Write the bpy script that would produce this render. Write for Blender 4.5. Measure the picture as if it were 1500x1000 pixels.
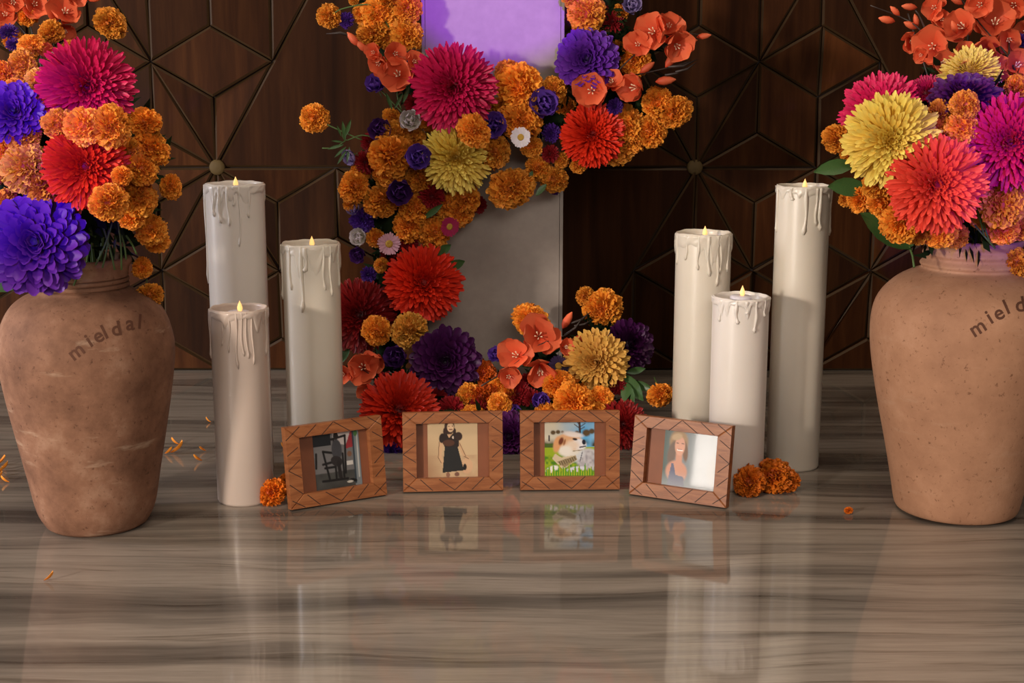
import bpy, bmesh, math, random
import numpy as np
from mathutils import Vector, Matrix, Quaternion
from mathutils.bvhtree import BVHTree

for o in list(bpy.data.objects):
    bpy.data.objects.remove(o)
scene = bpy.context.scene
COL = scene.collection
rnd = random.Random(7)
PI = math.pi

# ------------------------------------------------------------------ camera
F = 2000.0                       # focal length in pixels of the 1500 px wide frame
PITCH = math.radians(11.2)
CAM_H = 0.66
cam_data = bpy.data.cameras.new('camera')
cam_data.sensor_width = 36.0
cam_data.lens = F / 1500.0 * 36.0
cam_data.clip_start = 0.02
cam_data.dof.use_dof = False
cam = bpy.data.objects.new('camera', cam_data)
COL.objects.link(cam)
cam.location = (0, 0, CAM_H)
cam.rotation_euler = (PI / 2 - PITCH, 0, 0)
scene.camera = cam

# ------------------------------------------------------------------ light
scene.view_settings.view_transform = 'Standard'
scene.view_settings.look = 'None'
scene.view_settings.gamma = 1.0
scene.view_settings.use_curve_mapping = False
scene.view_settings.exposure = 0.08

world = bpy.data.worlds.new('dim_room')
scene.world = world
world.use_nodes = True
wb = world.node_tree.nodes['Background']
wb.inputs[0].default_value = (1.0, 0.84, 0.72, 1)
wb.inputs[1].default_value = 0.10


def aim(o, target):
    d = Vector(target) - o.location
    o.rotation_euler = d.to_track_quat('-Z', 'Y').to_euler()


def area(name, loc, target, sx, sy, energy, color):
    l = bpy.data.lights.new(name, 'AREA')
    l.shape = 'RECTANGLE'
    l.size, l.size_y = sx, sy
    l.energy = energy
    l.color = color
    o = bpy.data.objects.new(name, l)
    COL.objects.link(o)
    o.location = loc
    aim(o, target)
    return o


def spot(name, loc, target, energy, color, deg, blend, rad=0.03):
    l = bpy.data.lights.new(name, 'SPOT')
    l.energy = energy
    l.color = color
    l.spot_size = math.radians(deg)
    l.spot_blend = blend
    l.shadow_soft_size = rad
    o = bpy.data.objects.new(name, l)
    COL.objects.link(o)
    o.location = loc
    aim(o, target)
    return o


# bright doorway low at the front left, tall window at the left, ceiling light
area('doorway_light', (-2.54, -1.36, 0.42), (0.28, 2.05, 0.10), 0.80, 0.78, 24, (1.0, 0.93, 0.86))
area('key_lamp', (-2.95, -1.3, 1.15), (0.2, 2.2, 0.30), 0.32, 0.32, 122, (1.0, 0.86, 0.73))
area('side_window_light', (-3.6, 2.0, 1.2), (0.3, 2.2, 0.3), 0.20, 1.8, 56, (0.97, 0.94, 1.0))
cl = area('ceiling_light', (0.1, 0.95, 3.0), (0.1, 1.0, 0.0), 1.8, 0.5, 10, (1.0, 0.82, 0.66))
cl.data.spread = math.radians(80)
area('wall_washer_light', (0.2, 2.3, 3.0), (0.1, 2.7, 0.0), 2.0, 0.2, 9, (1.0, 0.74, 0.48))
area('front_fill_light', (0.9, -2.4, 2.3), (0.0, 2.5, 0.4), 2.4, 1.2, 44, (1.0, 0.88, 0.78))  # added soft fill from behind the camera, no real window
# violet stage spots at the front of the room
VIO = (0.14, 0.0, 1.0)
spot('violet_spot_plinth', (0.25, -0.8, 1.15), (-0.02, 2.6, 0.875), 560, (0.30, 0.0, 1.0), 6.8, 0.10)
spot('violet_spot_bouquet', (-0.45, -0.8, 0.85), (-0.66, 1.80, 0.55), 320, VIO, 7.4, 0.7)
spot('violet_spot_bouquet', (0.55, -0.8, 0.85), (0.70, 1.85, 0.55), 320, VIO, 7.4, 0.7)

# ------------------------------------------------------------------ pixel helpers
FWD = Vector((0, math.cos(PITCH), -math.sin(PITCH)))
UPV = Vector((0, math.sin(PITCH), math.cos(PITCH)))
RGT = Vector((1, 0, 0))
CAMP = Vector((0, 0, CAM_H))


def ray(px, py):
    return RGT * ((px - 750) / F) + UPV * ((500 - py) / F) + FWD


def at_y(px, py, Y):
    d = ray(px, py)
    return CAMP + d * (Y / d.y)


def on_floor(px, py):
    d = ray(px, py)
    return CAMP + d * (-CAM_H / d.z)


def mpp(p):
    """metres per pixel at a world point"""
    return (Vector(p) - CAMP).dot(FWD) / F


# ------------------------------------------------------------------ object helpers
def mesh(name, verts, faces, mat=None, smooth=True, col=None):
    me = bpy.data.meshes.new(name)
    me.from_pydata([tuple(v) for v in verts], [], [tuple(f) for f in faces])
    me.update()
    if col is not None:
        a = me.color_attributes.new('Col', 'FLOAT_COLOR', 'POINT')
        c = np.ones((len(verts), 4), dtype=np.float32)
        c[:, :3] = np.asarray(col, dtype=np.float32)
        a.data.foreach_set('color', c.ravel())
    if smooth:
        me.polygons.foreach_set('use_smooth', [True] * len(me.polygons))
    if mat:
        me.materials.append(mat)
    return me


def obj(name, me, parent=None, loc=(0, 0, 0), quat=None, scale=1.0):
    o = bpy.data.objects.new(name, me)
    COL.objects.link(o)
    o.location = loc
    if quat is not None:
        o.rotation_mode = 'QUATERNION'
        o.rotation_quaternion = quat
    o.scale = (scale,) * 3 if not hasattr(scale, '__len__') else scale
    if parent is not None:
        o.parent = parent
    return o


def tag(o, label, cat, group=None, kind=None):
    o['label'] = label
    o['category'] = cat
    if group:
        o['group'] = group
    if kind:
        o['kind'] = kind
    return o


def join(parts):
    V, Fc = [], []
    for v, f in parts:
        n = len(V)
        V.extend([tuple(a) for a in v])
        Fc.extend([tuple(i + n for i in q) for q in f])
    return V, Fc


def tube(pts, rad, n=6, cap=True):
    pts = [Vector(p) for p in pts]
    m = len(pts)
    if not hasattr(rad, '__len__'):
        rad = [rad] * m
    V, Fc = [], []
    prev = None
    for i, p in enumerate(pts):
        t = (pts[min(i + 1, m - 1)] - pts[max(i - 1, 0)]).normalized()
        if prev is None:
            a = t.orthogonal().normalized()
        else:
            a = (prev - t * prev.dot(t)).normalized()
        prev = a
        b = t.cross(a)
        for k in range(n):
            q = 2 * PI * k / n
            V.append(p + (a * math.cos(q) + b * math.sin(q)) * rad[i])
    for i in range(m - 1):
        for k in range(n):
            k2 = (k + 1) % n
            Fc.append((i * n + k, i * n + k2, (i + 1) * n + k2, (i + 1) * n + k))
    if cap:
        Fc.append(tuple(range(n))[::-1])
        Fc.append(tuple((m - 1) * n + k for k in range(n)))
    return V, Fc


def lathe(prof, n=64, cap_first=False, cap_last=False):
    V, Fc = [], []
    m = len(prof)
    for r, z in prof:
        for k in range(n):
            q = 2 * PI * k / n
            V.append((r * math.cos(q), r * math.sin(q), z))
    for i in range(m - 1):
        for k in range(n):
            k2 = (k + 1) % n
            Fc.append((i * n + k, i * n + k2, (i + 1) * n + k2, (i + 1) * n + k))
    if cap_first:
        Fc.append(tuple(range(n))[::-1])
    if cap_last:
        Fc.append(tuple((m - 1) * n + k for k in range(n)))
    return V, Fc


def box(x0, x1, y0, y1, z0, z1):
    V = [(x0, y0, z0), (x1, y0, z0), (x1, y1, z0), (x0, y1, z0), (x0, y0, z1), (x1, y0, z1), (x1, y1, z1), (x0, y1, z1)]
    Fc = [(0, 3, 2, 1), (4, 5, 6, 7), (0, 1, 5, 4), (1, 2, 6, 5), (2, 3, 7, 6), (3, 0, 4, 7)]
    return V, Fc


def smooth_path(pts, sub=6):
    pts = [Vector(p) for p in pts]
    out = []
    for i in range(len(pts) - 1):
        p0, p1, p2, p3 = pts[max(i - 1, 0)], pts[i], pts[i + 1], pts[min(i + 2, len(pts) - 1)]
        for s in range(sub):
            t = s / sub
            out.append(0.5 * ((2 * p1) + (p2 - p0) * t + (2 * p0 - 5 * p1 + 4 * p2 - p3) * t * t + (3 * p1 - p0 - 3 * p2 + p3) * t ** 3))
    out.append(pts[-1])
    return out


# ------------------------------------------------------------------ materials
def new_mat(name):
    m = bpy.data.materials.new(name)
    m.use_nodes = True
    nt = m.node_tree
    b = nt.nodes['Principled BSDF']
    return m, nt, b


def setin(b, **kw):
    names = {'base': 'Base Color', 'rough': 'Roughness', 'metal': 'Metallic', 'spec': 'Specular IOR Level',
             'sss': 'Subsurface Weight', 'coat': 'Coat Weight', 'coatr': 'Coat Roughness', 'em': 'Emission Color',
             'emst': 'Emission Strength', 'trans': 'Transmission Weight', 'alpha': 'Alpha', 'ior': 'IOR'}
    for k, v in kw.items():
        i = b.inputs[names[k]]
        i.default_value = (*v, 1) if (hasattr(v, '__len__') and len(v) == 3) else v


def nd(nt, t, **inp):
    n = nt.nodes.new(t)
    for k, v in inp.items():
        key = k.replace('_', ' ')
        n.inputs[key].default_value = v
    return n


def ramp(nt, fac, stops):
    r = nt.nodes.new('ShaderNodeValToRGB')
    el = r.color_ramp.elements
    while len(el) < len(stops):
        el.new(0.5)
    for e, (p, c) in zip(el, stops):
        e.position = p
        e.color = (*c, 1)
    nt.links.new(fac, r.inputs[0])
    return r


def mixc(nt, fac, a, b, mode='MIX'):
    m = nt.nodes.new('ShaderNodeMix')
    m.data_type = 'RGBA'
    m.blend_type = mode
    for sock, v in ((m.inputs['Factor'], fac), (m.inputs[6], a), (m.inputs[7], b)):
        if isinstance(v, bpy.types.NodeSocket):
            nt.links.new(v, sock)
        elif hasattr(v, '__len__'):
            sock.default_value = (*v, 1)
        else:
            sock.default_value = v
    return m.outputs[2]


def coords(nt, scale=(1, 1, 1), kind='Object'):
    tc = nt.nodes.new('ShaderNodeTexCoord')
    mp = nt.nodes.new('ShaderNodeMapping')
    mp.inputs['Scale'].default_value = scale
    nt.links.new(tc.outputs[kind], mp.inputs[0])
    return mp.outputs[0]


def noise(nt, vec, scale, detail=4, rough=0.55, dist=0.0):
    n = nt.nodes.new('ShaderNodeTexNoise')
    n.inputs['Scale'].default_value = scale
    n.inputs['Detail'].default_value = detail
    n.inputs['Roughness'].default_value = rough
    n.inputs['Distortion'].default_value = dist
    nt.links.new(vec, n.inputs['Vector'])
    return n.outputs[0]


def bump(nt, b, h, strength, dist=0.001):
    n = nt.nodes.new('ShaderNodeBump')
    n.inputs['Strength'].default_value = strength
    n.inputs['Distance'].default_value = dist
    nt.links.new(h, n.inputs['Height'])
    nt.links.new(n.outputs[0], b.inputs['Normal'])


def plain(name, base, rough=0.5, **kw):
    m, nt, b = new_mat(name)
    setin(b, base=base, rough=rough, **kw)
    v = coords(nt)
    n = noise(nt, v, 60, 3)
    c = mixc(nt, n, tuple(x * 0.85 for x in base), tuple(min(1, x * 1.12) for x in base))
    nt.links.new(c, b.inputs['Base Color'])
    return m


def petal_mat(name, rough=0.55, transl=0.13, spec=0.3):
    """colour comes from the Col attribute, with a small random shift for each flower"""
    m, nt, b = new_mat(name)
    setin(b, rough=rough, spec=spec)
    a = nt.nodes.new('ShaderNodeAttribute')
    a.attribute_name = 'Col'
    oi = nt.nodes.new('ShaderNodeObjectInfo')
    hs = nt.nodes.new('ShaderNodeHueSaturation')
    mr = nt.nodes.new('ShaderNodeMapRange')
    mr.inputs[3].default_value, mr.inputs[4].default_value = 0.78, 1.15
    nt.links.new(oi.outputs['Random'], mr.inputs[0])
    nt.links.new(mr.outputs[0], hs.inputs['Value'])
    nt.links.new(a.outputs['Color'], hs.inputs['Color'])
    nt.links.new(hs.outputs[0], b.inputs['Base Color'])
    tr = nt.nodes.new('ShaderNodeBsdfTranslucent')
    nt.links.new(hs.outputs[0], tr.inputs['Color'])
    mx = nt.nodes.new('ShaderNodeMixShader')
    mx.inputs[0].default_value = transl
    nt.links.new(b.outputs[0], mx.inputs[1])
    nt.links.new(tr.outputs[0], mx.inputs[2])
    nt.links.new(mx.outputs[0], nt.nodes['Material Output'].inputs[0])
    return m


PETAL = petal_mat('petal_soft')
SILK = petal_mat('petal_silk', rough=0.45, transl=0.08, spec=0.3)
GREEN = plain('stem_green', (0.07, 0.13, 0.03), 0.55)
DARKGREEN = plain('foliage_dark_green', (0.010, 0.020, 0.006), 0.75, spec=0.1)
STEMDARK = plain('twig_dark_brown', (0.03, 0.018, 0.014), 0.5)
STAMEN = plain('stamen_cream', (0.8, 0.6, 0.4), 0.5)


def leaf_mat():
    m, nt, b = new_mat('leaf_glossy_green')
    v = coords(nt)
    n = noise(nt, v, 40, 3)
    c = mixc(nt, n, (0.025, 0.07, 0.02), (0.06, 0.14, 0.035))
    nt.links.new(c, b.inputs['Base Color'])
    setin(b, rough=0.4)
    return m


LEAF = leaf_mat()


def wood_wall_mat():
    m, nt, b = new_mat('dark_walnut_panel')
    v = coords(nt, (26, 26, 1.6))
    oi = nt.nodes.new('ShaderNodeObjectInfo')
    add = nt.nodes.new('ShaderNodeVectorMath')
    add.operation = 'ADD'
    sc = nt.nodes.new('ShaderNodeVectorMath')
    sc.operation = 'SCALE'
    sc.inputs[0].default_value = (37, 11, 23)
    nt.links.new(oi.outputs['Random'], sc.inputs['Scale'])
    nt.links.new(v, add.inputs[0])
    nt.links.new(sc.outputs[0], add.inputs[1])
    n1 = noise(nt, add.outputs[0], 1.0, 6, 0.62, 0.6)
    n2 = noise(nt, add.outputs[0], 7.0, 3, 0.6)
    r = ramp(nt, n1, [(0.25, (0.019, 0.0056, 0.0015)), (0.5, (0.045, 0.0140, 0.0038)), (0.78, (0.086, 0.0300, 0.0085))])
    mm = nt.nodes.new('ShaderNodeMath')
    mm.operation = 'MULTIPLY'
    mm.inputs[1].default_value = 0.45
    nt.links.new(n2, mm.inputs[0])
    c = mixc(nt, mm.outputs[0], r.outputs[0], (0.014, 0.0045, 0.0018))
    hs = nt.nodes.new('ShaderNodeHueSaturation')
    nt.links.new(oi.outputs['Alpha'], hs.inputs['Value'])      # each board has its own tone, one brightened as painted light
    nt.links.new(c, hs.inputs['Color'])
    nt.links.new(hs.outputs[0], b.inputs['Base Color'])
    setin(b, rough=0.55, spec=0.06)
    bump(nt, b, n2, 0.15, 0.0006)
    return m


WALLWOOD = wood_wall_mat()
CHAMFER = plain('panel_edge_highlight', (0.046, 0.024, 0.009), 0.5, spec=0.25)  # lighter colour painted in for the light caught on bevels
WALLBACK = plain('groove_dark_brown', (0.012, 0.005, 0.003), 0.7)


def marble_mat():
    m, nt, b = new_mat('veined_brown_marble')
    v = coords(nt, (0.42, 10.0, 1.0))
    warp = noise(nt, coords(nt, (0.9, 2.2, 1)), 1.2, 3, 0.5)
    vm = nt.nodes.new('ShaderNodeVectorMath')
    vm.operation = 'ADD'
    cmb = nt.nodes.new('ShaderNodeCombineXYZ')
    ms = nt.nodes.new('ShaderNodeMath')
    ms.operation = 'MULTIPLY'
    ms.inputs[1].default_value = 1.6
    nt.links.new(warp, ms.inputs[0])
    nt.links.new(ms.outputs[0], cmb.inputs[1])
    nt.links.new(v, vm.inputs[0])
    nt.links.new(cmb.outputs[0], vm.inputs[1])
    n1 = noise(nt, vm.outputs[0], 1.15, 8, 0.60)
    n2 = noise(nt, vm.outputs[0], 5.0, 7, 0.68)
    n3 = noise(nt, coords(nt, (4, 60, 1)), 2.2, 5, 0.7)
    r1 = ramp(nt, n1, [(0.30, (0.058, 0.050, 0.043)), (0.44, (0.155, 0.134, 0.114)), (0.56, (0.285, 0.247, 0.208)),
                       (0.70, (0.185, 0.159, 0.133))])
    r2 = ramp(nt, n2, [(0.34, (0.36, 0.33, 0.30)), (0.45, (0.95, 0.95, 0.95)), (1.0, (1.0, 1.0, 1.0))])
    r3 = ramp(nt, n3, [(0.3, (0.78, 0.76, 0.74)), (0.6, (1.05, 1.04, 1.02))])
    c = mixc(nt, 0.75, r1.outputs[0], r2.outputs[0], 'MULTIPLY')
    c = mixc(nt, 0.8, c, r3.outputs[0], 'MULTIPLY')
    nt.links.new(c, b.inputs['Base Color'])
    setin(b, rough=0.07, spec=0.5, ior=1.6)
    rr = nt.nodes.new('ShaderNodeMapRange')
    rr.inputs[3].default_value, rr.inputs[4].default_value = 0.02, 0.08
    nt.links.new(n3, rr.inputs[0])
    nt.links.new(rr.outputs[0], b.inputs['Roughness'])
    return m


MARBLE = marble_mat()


def clay_mat(name, c1, c2, c3, smoke):
    m, nt, b = new_mat(name)
    v = coords(nt)
    n1 = noise(nt, v, 13, 8, 0.68)
    n2 = noise(nt, v, 130, 4, 0.7)
    n3 = noise(nt, coords(nt, (6, 6, 30)), 1.4, 5, 0.65)
    r = ramp(nt, n1, [(0.3, c1), (0.55, c2), (0.75, c3)])
    speck = ramp(nt, n2, [(0.30, (0.35, 0.28, 0.24)), (0.40, (1, 1, 1)), (0.72, (1, 1, 1)), (0.80, (1.25, 1.2, 1.15))])
    c = mixc(nt, 0.8, r.outputs[0], speck.outputs[0], 'MULTIPLY')
    wh = ramp(nt, n3, [(0.60, (0, 0, 0)), (0.72, (1, 1, 1))])
    wm = nt.nodes.new('ShaderNodeMath')
    wm.operation = 'MULTIPLY'
    wm.inputs[1].default_value = smoke
    nt.links.new(wh.outputs[0], wm.inputs[0])
    c = mixc(nt, wm.outputs[0], c, (0.55, 0.40, 0.28))
    nt.links.new(c, b.inputs['Base Color'])
    setin(b, rough=0.72, spec=0.25)
    bump(nt, b, n2, 0.35, 0.0012)
    return m


CLAY_A = clay_mat('scuffed_clay', (0.125, 0.056, 0.032), (0.255, 0.125, 0.074), (0.40, 0.235, 0.155), 0.5)
CLAY_B = clay_mat('pale_clay', (0.33, 0.165, 0.095), (0.425, 0.222, 0.130), (0.50, 0.28, 0.175), 0.2)
ENGRAVE = plain('engraved_shadow_brown', (0.10, 0.035, 0.016), 0.8)  # stands in for the shade inside engraved strokes


def wax_mat(name, base):
    m, nt, b = new_mat(name)
    v = coords(nt)
    n1 = noise(nt, v, 14, 4)
    n2 = noise(nt, v, 220, 3)
    c = mixc(nt, n1, tuple(x * 0.90 for x in base), base)
    nt.links.new(c, b.inputs['Base Color'])
    setin(b, rough=0.30, spec=0.5, sss=0.12)
    b.inputs['Subsurface Radius'].default_value = (0.010, 0.006, 0.004)
    b.inputs['Subsurface Scale'].default_value = 0.6
    bump(nt, b, n2, 0.08, 0.0004)
    return m


WAX = [wax_mat('ivory_wax', (0.72, 0.655, 0.55)), wax_mat('white_wax', (0.76, 0.70, 0.64)), wax_mat('mauve_ivory_wax', (0.58, 0.47, 0.40))]
PLINTH = plain('matte_white_plinth', (0.37, 0.315, 0.275), 0.55)
PLINTH_EDGE = plain('plinth_edge_strip', (0.33, 0.285, 0.25), 0.5)
BRASS = plain('aged_brass', (0.10, 0.066, 0.025), 0.65, spec=0.2)


def frame_wood_mat():
    m, nt, b = new_mat('cherry_frame_wood')
    v = coords(nt, (14, 14, 90))
    n1 = noise(nt, v, 1.2, 6, 0.6, 0.8)
    n2 = noise(nt, v, 7, 3)
    r = ramp(nt, n1, [(0.3, (0.20, 0.062, 0.020)), (0.5, (0.31, 0.108, 0.038)), (0.75, (0.42, 0.165, 0.062))])
    c = mixc(nt, 0.25, r.outputs[0], n2, 'MULTIPLY')
    nt.links.new(c, b.inputs['Base Color'])
    setin(b, rough=0.42, spec=0.4)
    return m


FRAMEWOOD = frame_wood_mat()
BACKWOOD = plain('backing_board_wood', (0.24, 0.075, 0.028), 0.55)
GROOVE = plain('frame_groove_dark', (0.035, 0.012, 0.006), 0.7)


def print_mat():
    m, nt, b = new_mat('photo_print')
    a = nt.nodes.new('ShaderNodeAttribute')
    a.attribute_name = 'Col'
    nt.links.new(a.outputs['Color'], b.inputs['Base Color'])
    setin(b, rough=0.4, spec=0.3)
    return m


PRINT = print_mat()


def glass_mat():
    m, nt, b = new_mat('frame_glass')
    tr = nt.nodes.new('ShaderNodeBsdfTransparent')
    gl = nt.nodes.new('ShaderNodeBsdfGlossy')
    gl.inputs['Roughness'].default_value = 0.03
    fr = nt.nodes.new('ShaderNodeFresnel')
    fr.inputs[0].default_value = 1.5
    mx = nt.nodes.new('ShaderNodeMixShader')
    ge = nt.nodes.new('ShaderNodeNewGeometry')          # reflection on the outer face only
    inv = nt.nodes.new('ShaderNodeMath')
    inv.operation = 'SUBTRACT'
    inv.inputs[0].default_value = 1.0
    mu = nt.nodes.new('ShaderNodeMath')
    mu.operation = 'MULTIPLY'
    nt.links.new(ge.outputs['Backfacing'], inv.inputs[1])
    nt.links.new(inv.outputs[0], mu.inputs[0])
    nt.links.new(fr.outputs[0], mu.inputs[1])
    nt.links.new(mu.outputs[0], mx.inputs[0])
    nt.links.new(tr.outputs[0], mx.inputs[1])
    nt.links.new(gl.outputs[0], mx.inputs[2])
    nt.links.new(mx.outputs[0], nt.nodes['Material Output'].inputs[0])
    return m


GLASS = glass_mat()


def flame_mat():
    m, nt, b = new_mat('led_flame')
    setin(b, base=(1.0, 0.6, 0.25), rough=0.4, em=(1.0, 0.55, 0.16), emst=0.9)
    return m


FLAME = flame_mat()
TEALIGHT = plain('tealight_plastic', (0.7, 0.66, 0.72), 0.35)

# ------------------------------------------------------------------ setting: floor and wall
YW = 3.01


def structure(name, vf, mat, smooth=False):
    o = obj(name, mesh(name, *vf, mat=mat, smooth=smooth))
    o['kind'] = 'structure'
    return o


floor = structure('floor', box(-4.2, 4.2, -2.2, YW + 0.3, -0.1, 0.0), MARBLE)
floor['label'] = 'polished grey brown marble floor with long dark veins'
wall = structure('wall_back', box(-4.2, 4.2, YW, YW + 0.12, 0.0, 3.0), WALLBACK)
wall['label'] = 'dark walnut wall of raised geometric wooden panels'

S0 = at_y(318, 245, YW)
T0 = at_y(1018, 245, YW)
LAT = (T0.x - S0.x) / 4


def lat(p):
    i, j = p
    return (S0.x + LAT * (i + j / 2), S0.z + LAT * j * math.sqrt(3) / 2)


def ek(a, b):
    return frozenset((a, b))


DRAWN = {ek(a, b) for a, b in [
    ((0, 0), (1, 0)), ((0, 0), (0, 1)), ((0, 0), (-1, 1)), ((0, 0), (-1, 0)), ((0, 0), (0, -1)), ((0, 0), (1, -1)),
    ((-1, 1), (-2, 2)), ((0, 1), (0, 2)), ((4, 0), (5, 0)), ((4, 0), (4, 1)), ((4, 0), (3, 1)), ((4, 0), (3, 0)),
    ((4, 0), (4, -1)), ((4, 0), (5, -1)), ((4, -1), (4, -2)), ((4, 1), (4, 2)), ((4, 2), (5, 1)), ((5, 1), (6, 0)),
    ((6, 0), (6, -1)), ((6, -1), (6, -2)), ((1, 0), (2, 0)), ((2, 0), (3, 0)),
    ((-4, 0), (-3, 0)), ((-4, 0), (-4, 1)), ((-4, 0), (-3, -1)), ((8, 0), (9, 0)), ((8, 0), (8, 1)), ((8, 0), (7, 0)), ((8, 0), (8, -1))]}
SPLIT = {ek((4, 1), (5, 1))}
BIG = [((0, 0), (2, 0), (0, 2)), ((4, 0), (2, 0), (4, -2)), ((4, 2), (6, 2), (6, 0))]


def in_tri(p, t):
    a, b, c = t
    def s(p, q, r):
        return (p[0] - r[0]) * (q[1] - r[1]) - (q[0] - r[0]) * (p[1] - r[1])
    d = (s(p, a, b), s(p, b, c), s(p, c, a))
    return not (min(d) < 0 < max(d))


BIGXY = [tuple(lat(v) for v in t) for t in BIG]
tris = []
for i in range(-6, 11):
    for j in range(-2, 4):
        for t in (((i, j), (i + 1, j), (i, j + 1)), ((i, j), (i + 1, j), (i + 1, j - 1))):
            P = [lat(v) for v in t]
            c = (sum(p[0] for p in P) / 3, sum(p[1] for p in P) / 3)
            if any(in_tri(c, b) for b in BIGXY):
                continue
            if abs(c[0]) > 1.55 or c[1] < -LAT * 0.4:
                continue
            tris.append((t, c))
edges = {}
for t, c in tris:
    for a, b in ((t[0], t[1]), (t[1], t[2]), (t[2], t[0])):
        edges.setdefault(ek(a, b), []).append(c)
polys = [list(b) for b in BIGXY]
for e, cs in edges.items():
    p, q = [lat(v) for v in e]
    if len(cs) == 1 or e in DRAWN:
        for c in cs:
            polys.append([p, q, c])
    elif e in SPLIT:
        polys.append([p, cs[0], cs[1]])
        polys.append([q, cs[0], cs[1]])
    else:
        polys.append([p, cs[0], q, cs[1]])


def ccw(P):
    a = sum(P[i][0] * P[(i + 1) % len(P)][1] - P[(i + 1) % len(P)][0] * P[i][1] for i in range(len(P)))
    return P if a > 0 else P[::-1]


def clip_z(P, z0):
    out = []
    for i in range(len(P)):
        a, b = P[i], P[(i + 1) % len(P)]
        if a[1] >= z0:
            out.append(a)
        if (a[1] >= z0) != (b[1] >= z0):
            t = (z0 - a[1]) / (b[1] - a[1])
            out.append((a[0] + t * (b[0] - a[0]), z0))
    return out


def inset(P, d):
    n = len(P)
    out = []
    for i in range(n):
        a, b, c = Vector(P[i - 1]), Vector(P[i]), Vector(P[(i + 1) % n])
        e1, e2 = (b - a).normalized(), (c - b).normalized()
        n1, n2 = Vector((-e1.y, e1.x)), Vector((-e2.y, e2.x))
        den = 1 + n1.dot(n2)
        out.append(tuple(b + (n1 + n2) * (d / max(den, 0.15))))
    return out


trng = random.Random(21)
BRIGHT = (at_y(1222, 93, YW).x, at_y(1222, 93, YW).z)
for P in polys:
    P = clip_z(ccw(P), 0.001)
    if len(P) < 3:
        continue
    cx = sum(p[0] for p in P) / len(P)
    cz = sum(p[1] for p in P) / len(P)
    A = inset(P, 0.0011)
    B = inset(P, 0.0056)
    h = trng.uniform(0.010, 0.016)
    sx, sz = trng.uniform(-0.09, 0.09), trng.uniform(-0.10, 0.10)
    if len(polys) and P and (max(p[0] for p in P) - min(p[0] for p in P)) > LAT * 1.5:
        sx = sz = 0
    def hh(p):
        return max(0.004, h + sx * (p[0] - cx) + sz * (p[1] - cz))
    n = len(A)
    V = [(p[0], YW, p[1]) for p in A] + [(p[0], YW - hh(p) + 0.0042, p[1]) for p in A] + [(p[0], YW - hh(p), p[1]) for p in B]
    Fc = [tuple(range(2 * n, 3 * n))]
    for k in range(n):
        k2 = (k + 1) % n
        Fc.append((k, k2, n + k2, n + k))
        Fc.append((n + k, n + k2, 2 * n + k2, 2 * n + k))
    me = mesh('wood_panel', V, Fc, WALLWOOD, smooth=False)
    me.materials.append(CHAMFER)
    for k in range(n):
        me.polygons[2 + 2 * k].material_index = 1
    wp = obj('wood_panel', me, wall)
    tone = trng.uniform(0.55, 1.45)
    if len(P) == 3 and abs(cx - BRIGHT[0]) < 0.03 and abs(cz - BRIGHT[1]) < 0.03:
        tone = 2.3  # extra brightness paints the light on this tilted triangle
    if max(p[0] for p in P) - min(p[0] for p in P) > LAT * 1.5:
        tone = 0.8
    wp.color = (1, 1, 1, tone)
for px in (318, 1018):
    c = at_y(px, 245, YW - 0.015)
    r = 11.5 * mpp(c)
    prof = [(r, 0), (r, 0.006), (r * 0.9, 0.009), (r * 0.5, 0.011), (0.0005, 0.0115)]
    q = Vector((0, 0, 1)).rotation_difference(Vector((0, -1, 0)))
    obj('brass_stud', mesh('brass_stud', *lathe(prof, 24, cap_first=True), mat=BRASS), wall, (c.x, YW - 0.009, c.z), q)

# ------------------------------------------------------------------ white plinth
YP = 2.63
pl, pr = at_y(617, 0, YP), at_y(827, 0, YP)
plinth = tag(obj('plinth', None, loc=((pl.x + pr.x) / 2, YP + 0.14, 0)), 'tall white square plinth behind the flower garland, against dark panels', 'plinth')
pw = (pr.x - pl.x) / 2
PH = 1.25
obj('body', mesh('body', *box(-pw + 0.007, pw - 0.007, -0.14, 0.14, 0, PH), mat=PLINTH, smooth=False), plinth)
for sx in (-1, 1):
    for sy in (-1, 1):
        x0, x1 = sorted((sx * (pw - 0.0062), sx * pw))
        y0, y1 = sorted((sy * 0.141, sy * 0.128))
        obj('edge_strip', mesh('edge_strip', *box(x0, x1, y0, y1, 0, PH), mat=PLINTH_EDGE, smooth=False), plinth)

# ------------------------------------------------------------------ clay jars


def jar(name, label, px, py_front, base_half, prof, mat):
    f = on_floor(px, py_front)
    r0 = base_half * mpp(f)
    c = f + Vector((0, r0, 0))
    root = tag(obj(name, None, loc=(c.x, c.y, 0)), label, 'jar')
    pts = []
    for half, py in prof:
        p = at_y(px, py, c.y)
        pts.append((half * mpp(p), p.z))
    rt, zt = pts[0]
    outer = [(r0 * 0.9, 0.0), (r0, 0.004)] + pts[::-1]
    path = smooth_path([(a, 0, b) for a, b in outer[1:]], 5)
    P = [(r0 * 0.92, 0.0)] + [(v.x, v.z) for v in path]
    P += [(rt - 0.003, zt + 0.002), (rt - 0.008, zt - 0.001), (rt - 0.010, zt - 0.012), (rt - 0.012, zt - 0.05), (rt - 0.012, zt - 0.10)]
    body = obj('body', mesh('body', *lathe(P, 96, True, True), mat=mat), root)
    ring = [z for z in (pts[2][1], pts[4][1])]
    return root, body, c, zt, rt


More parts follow.
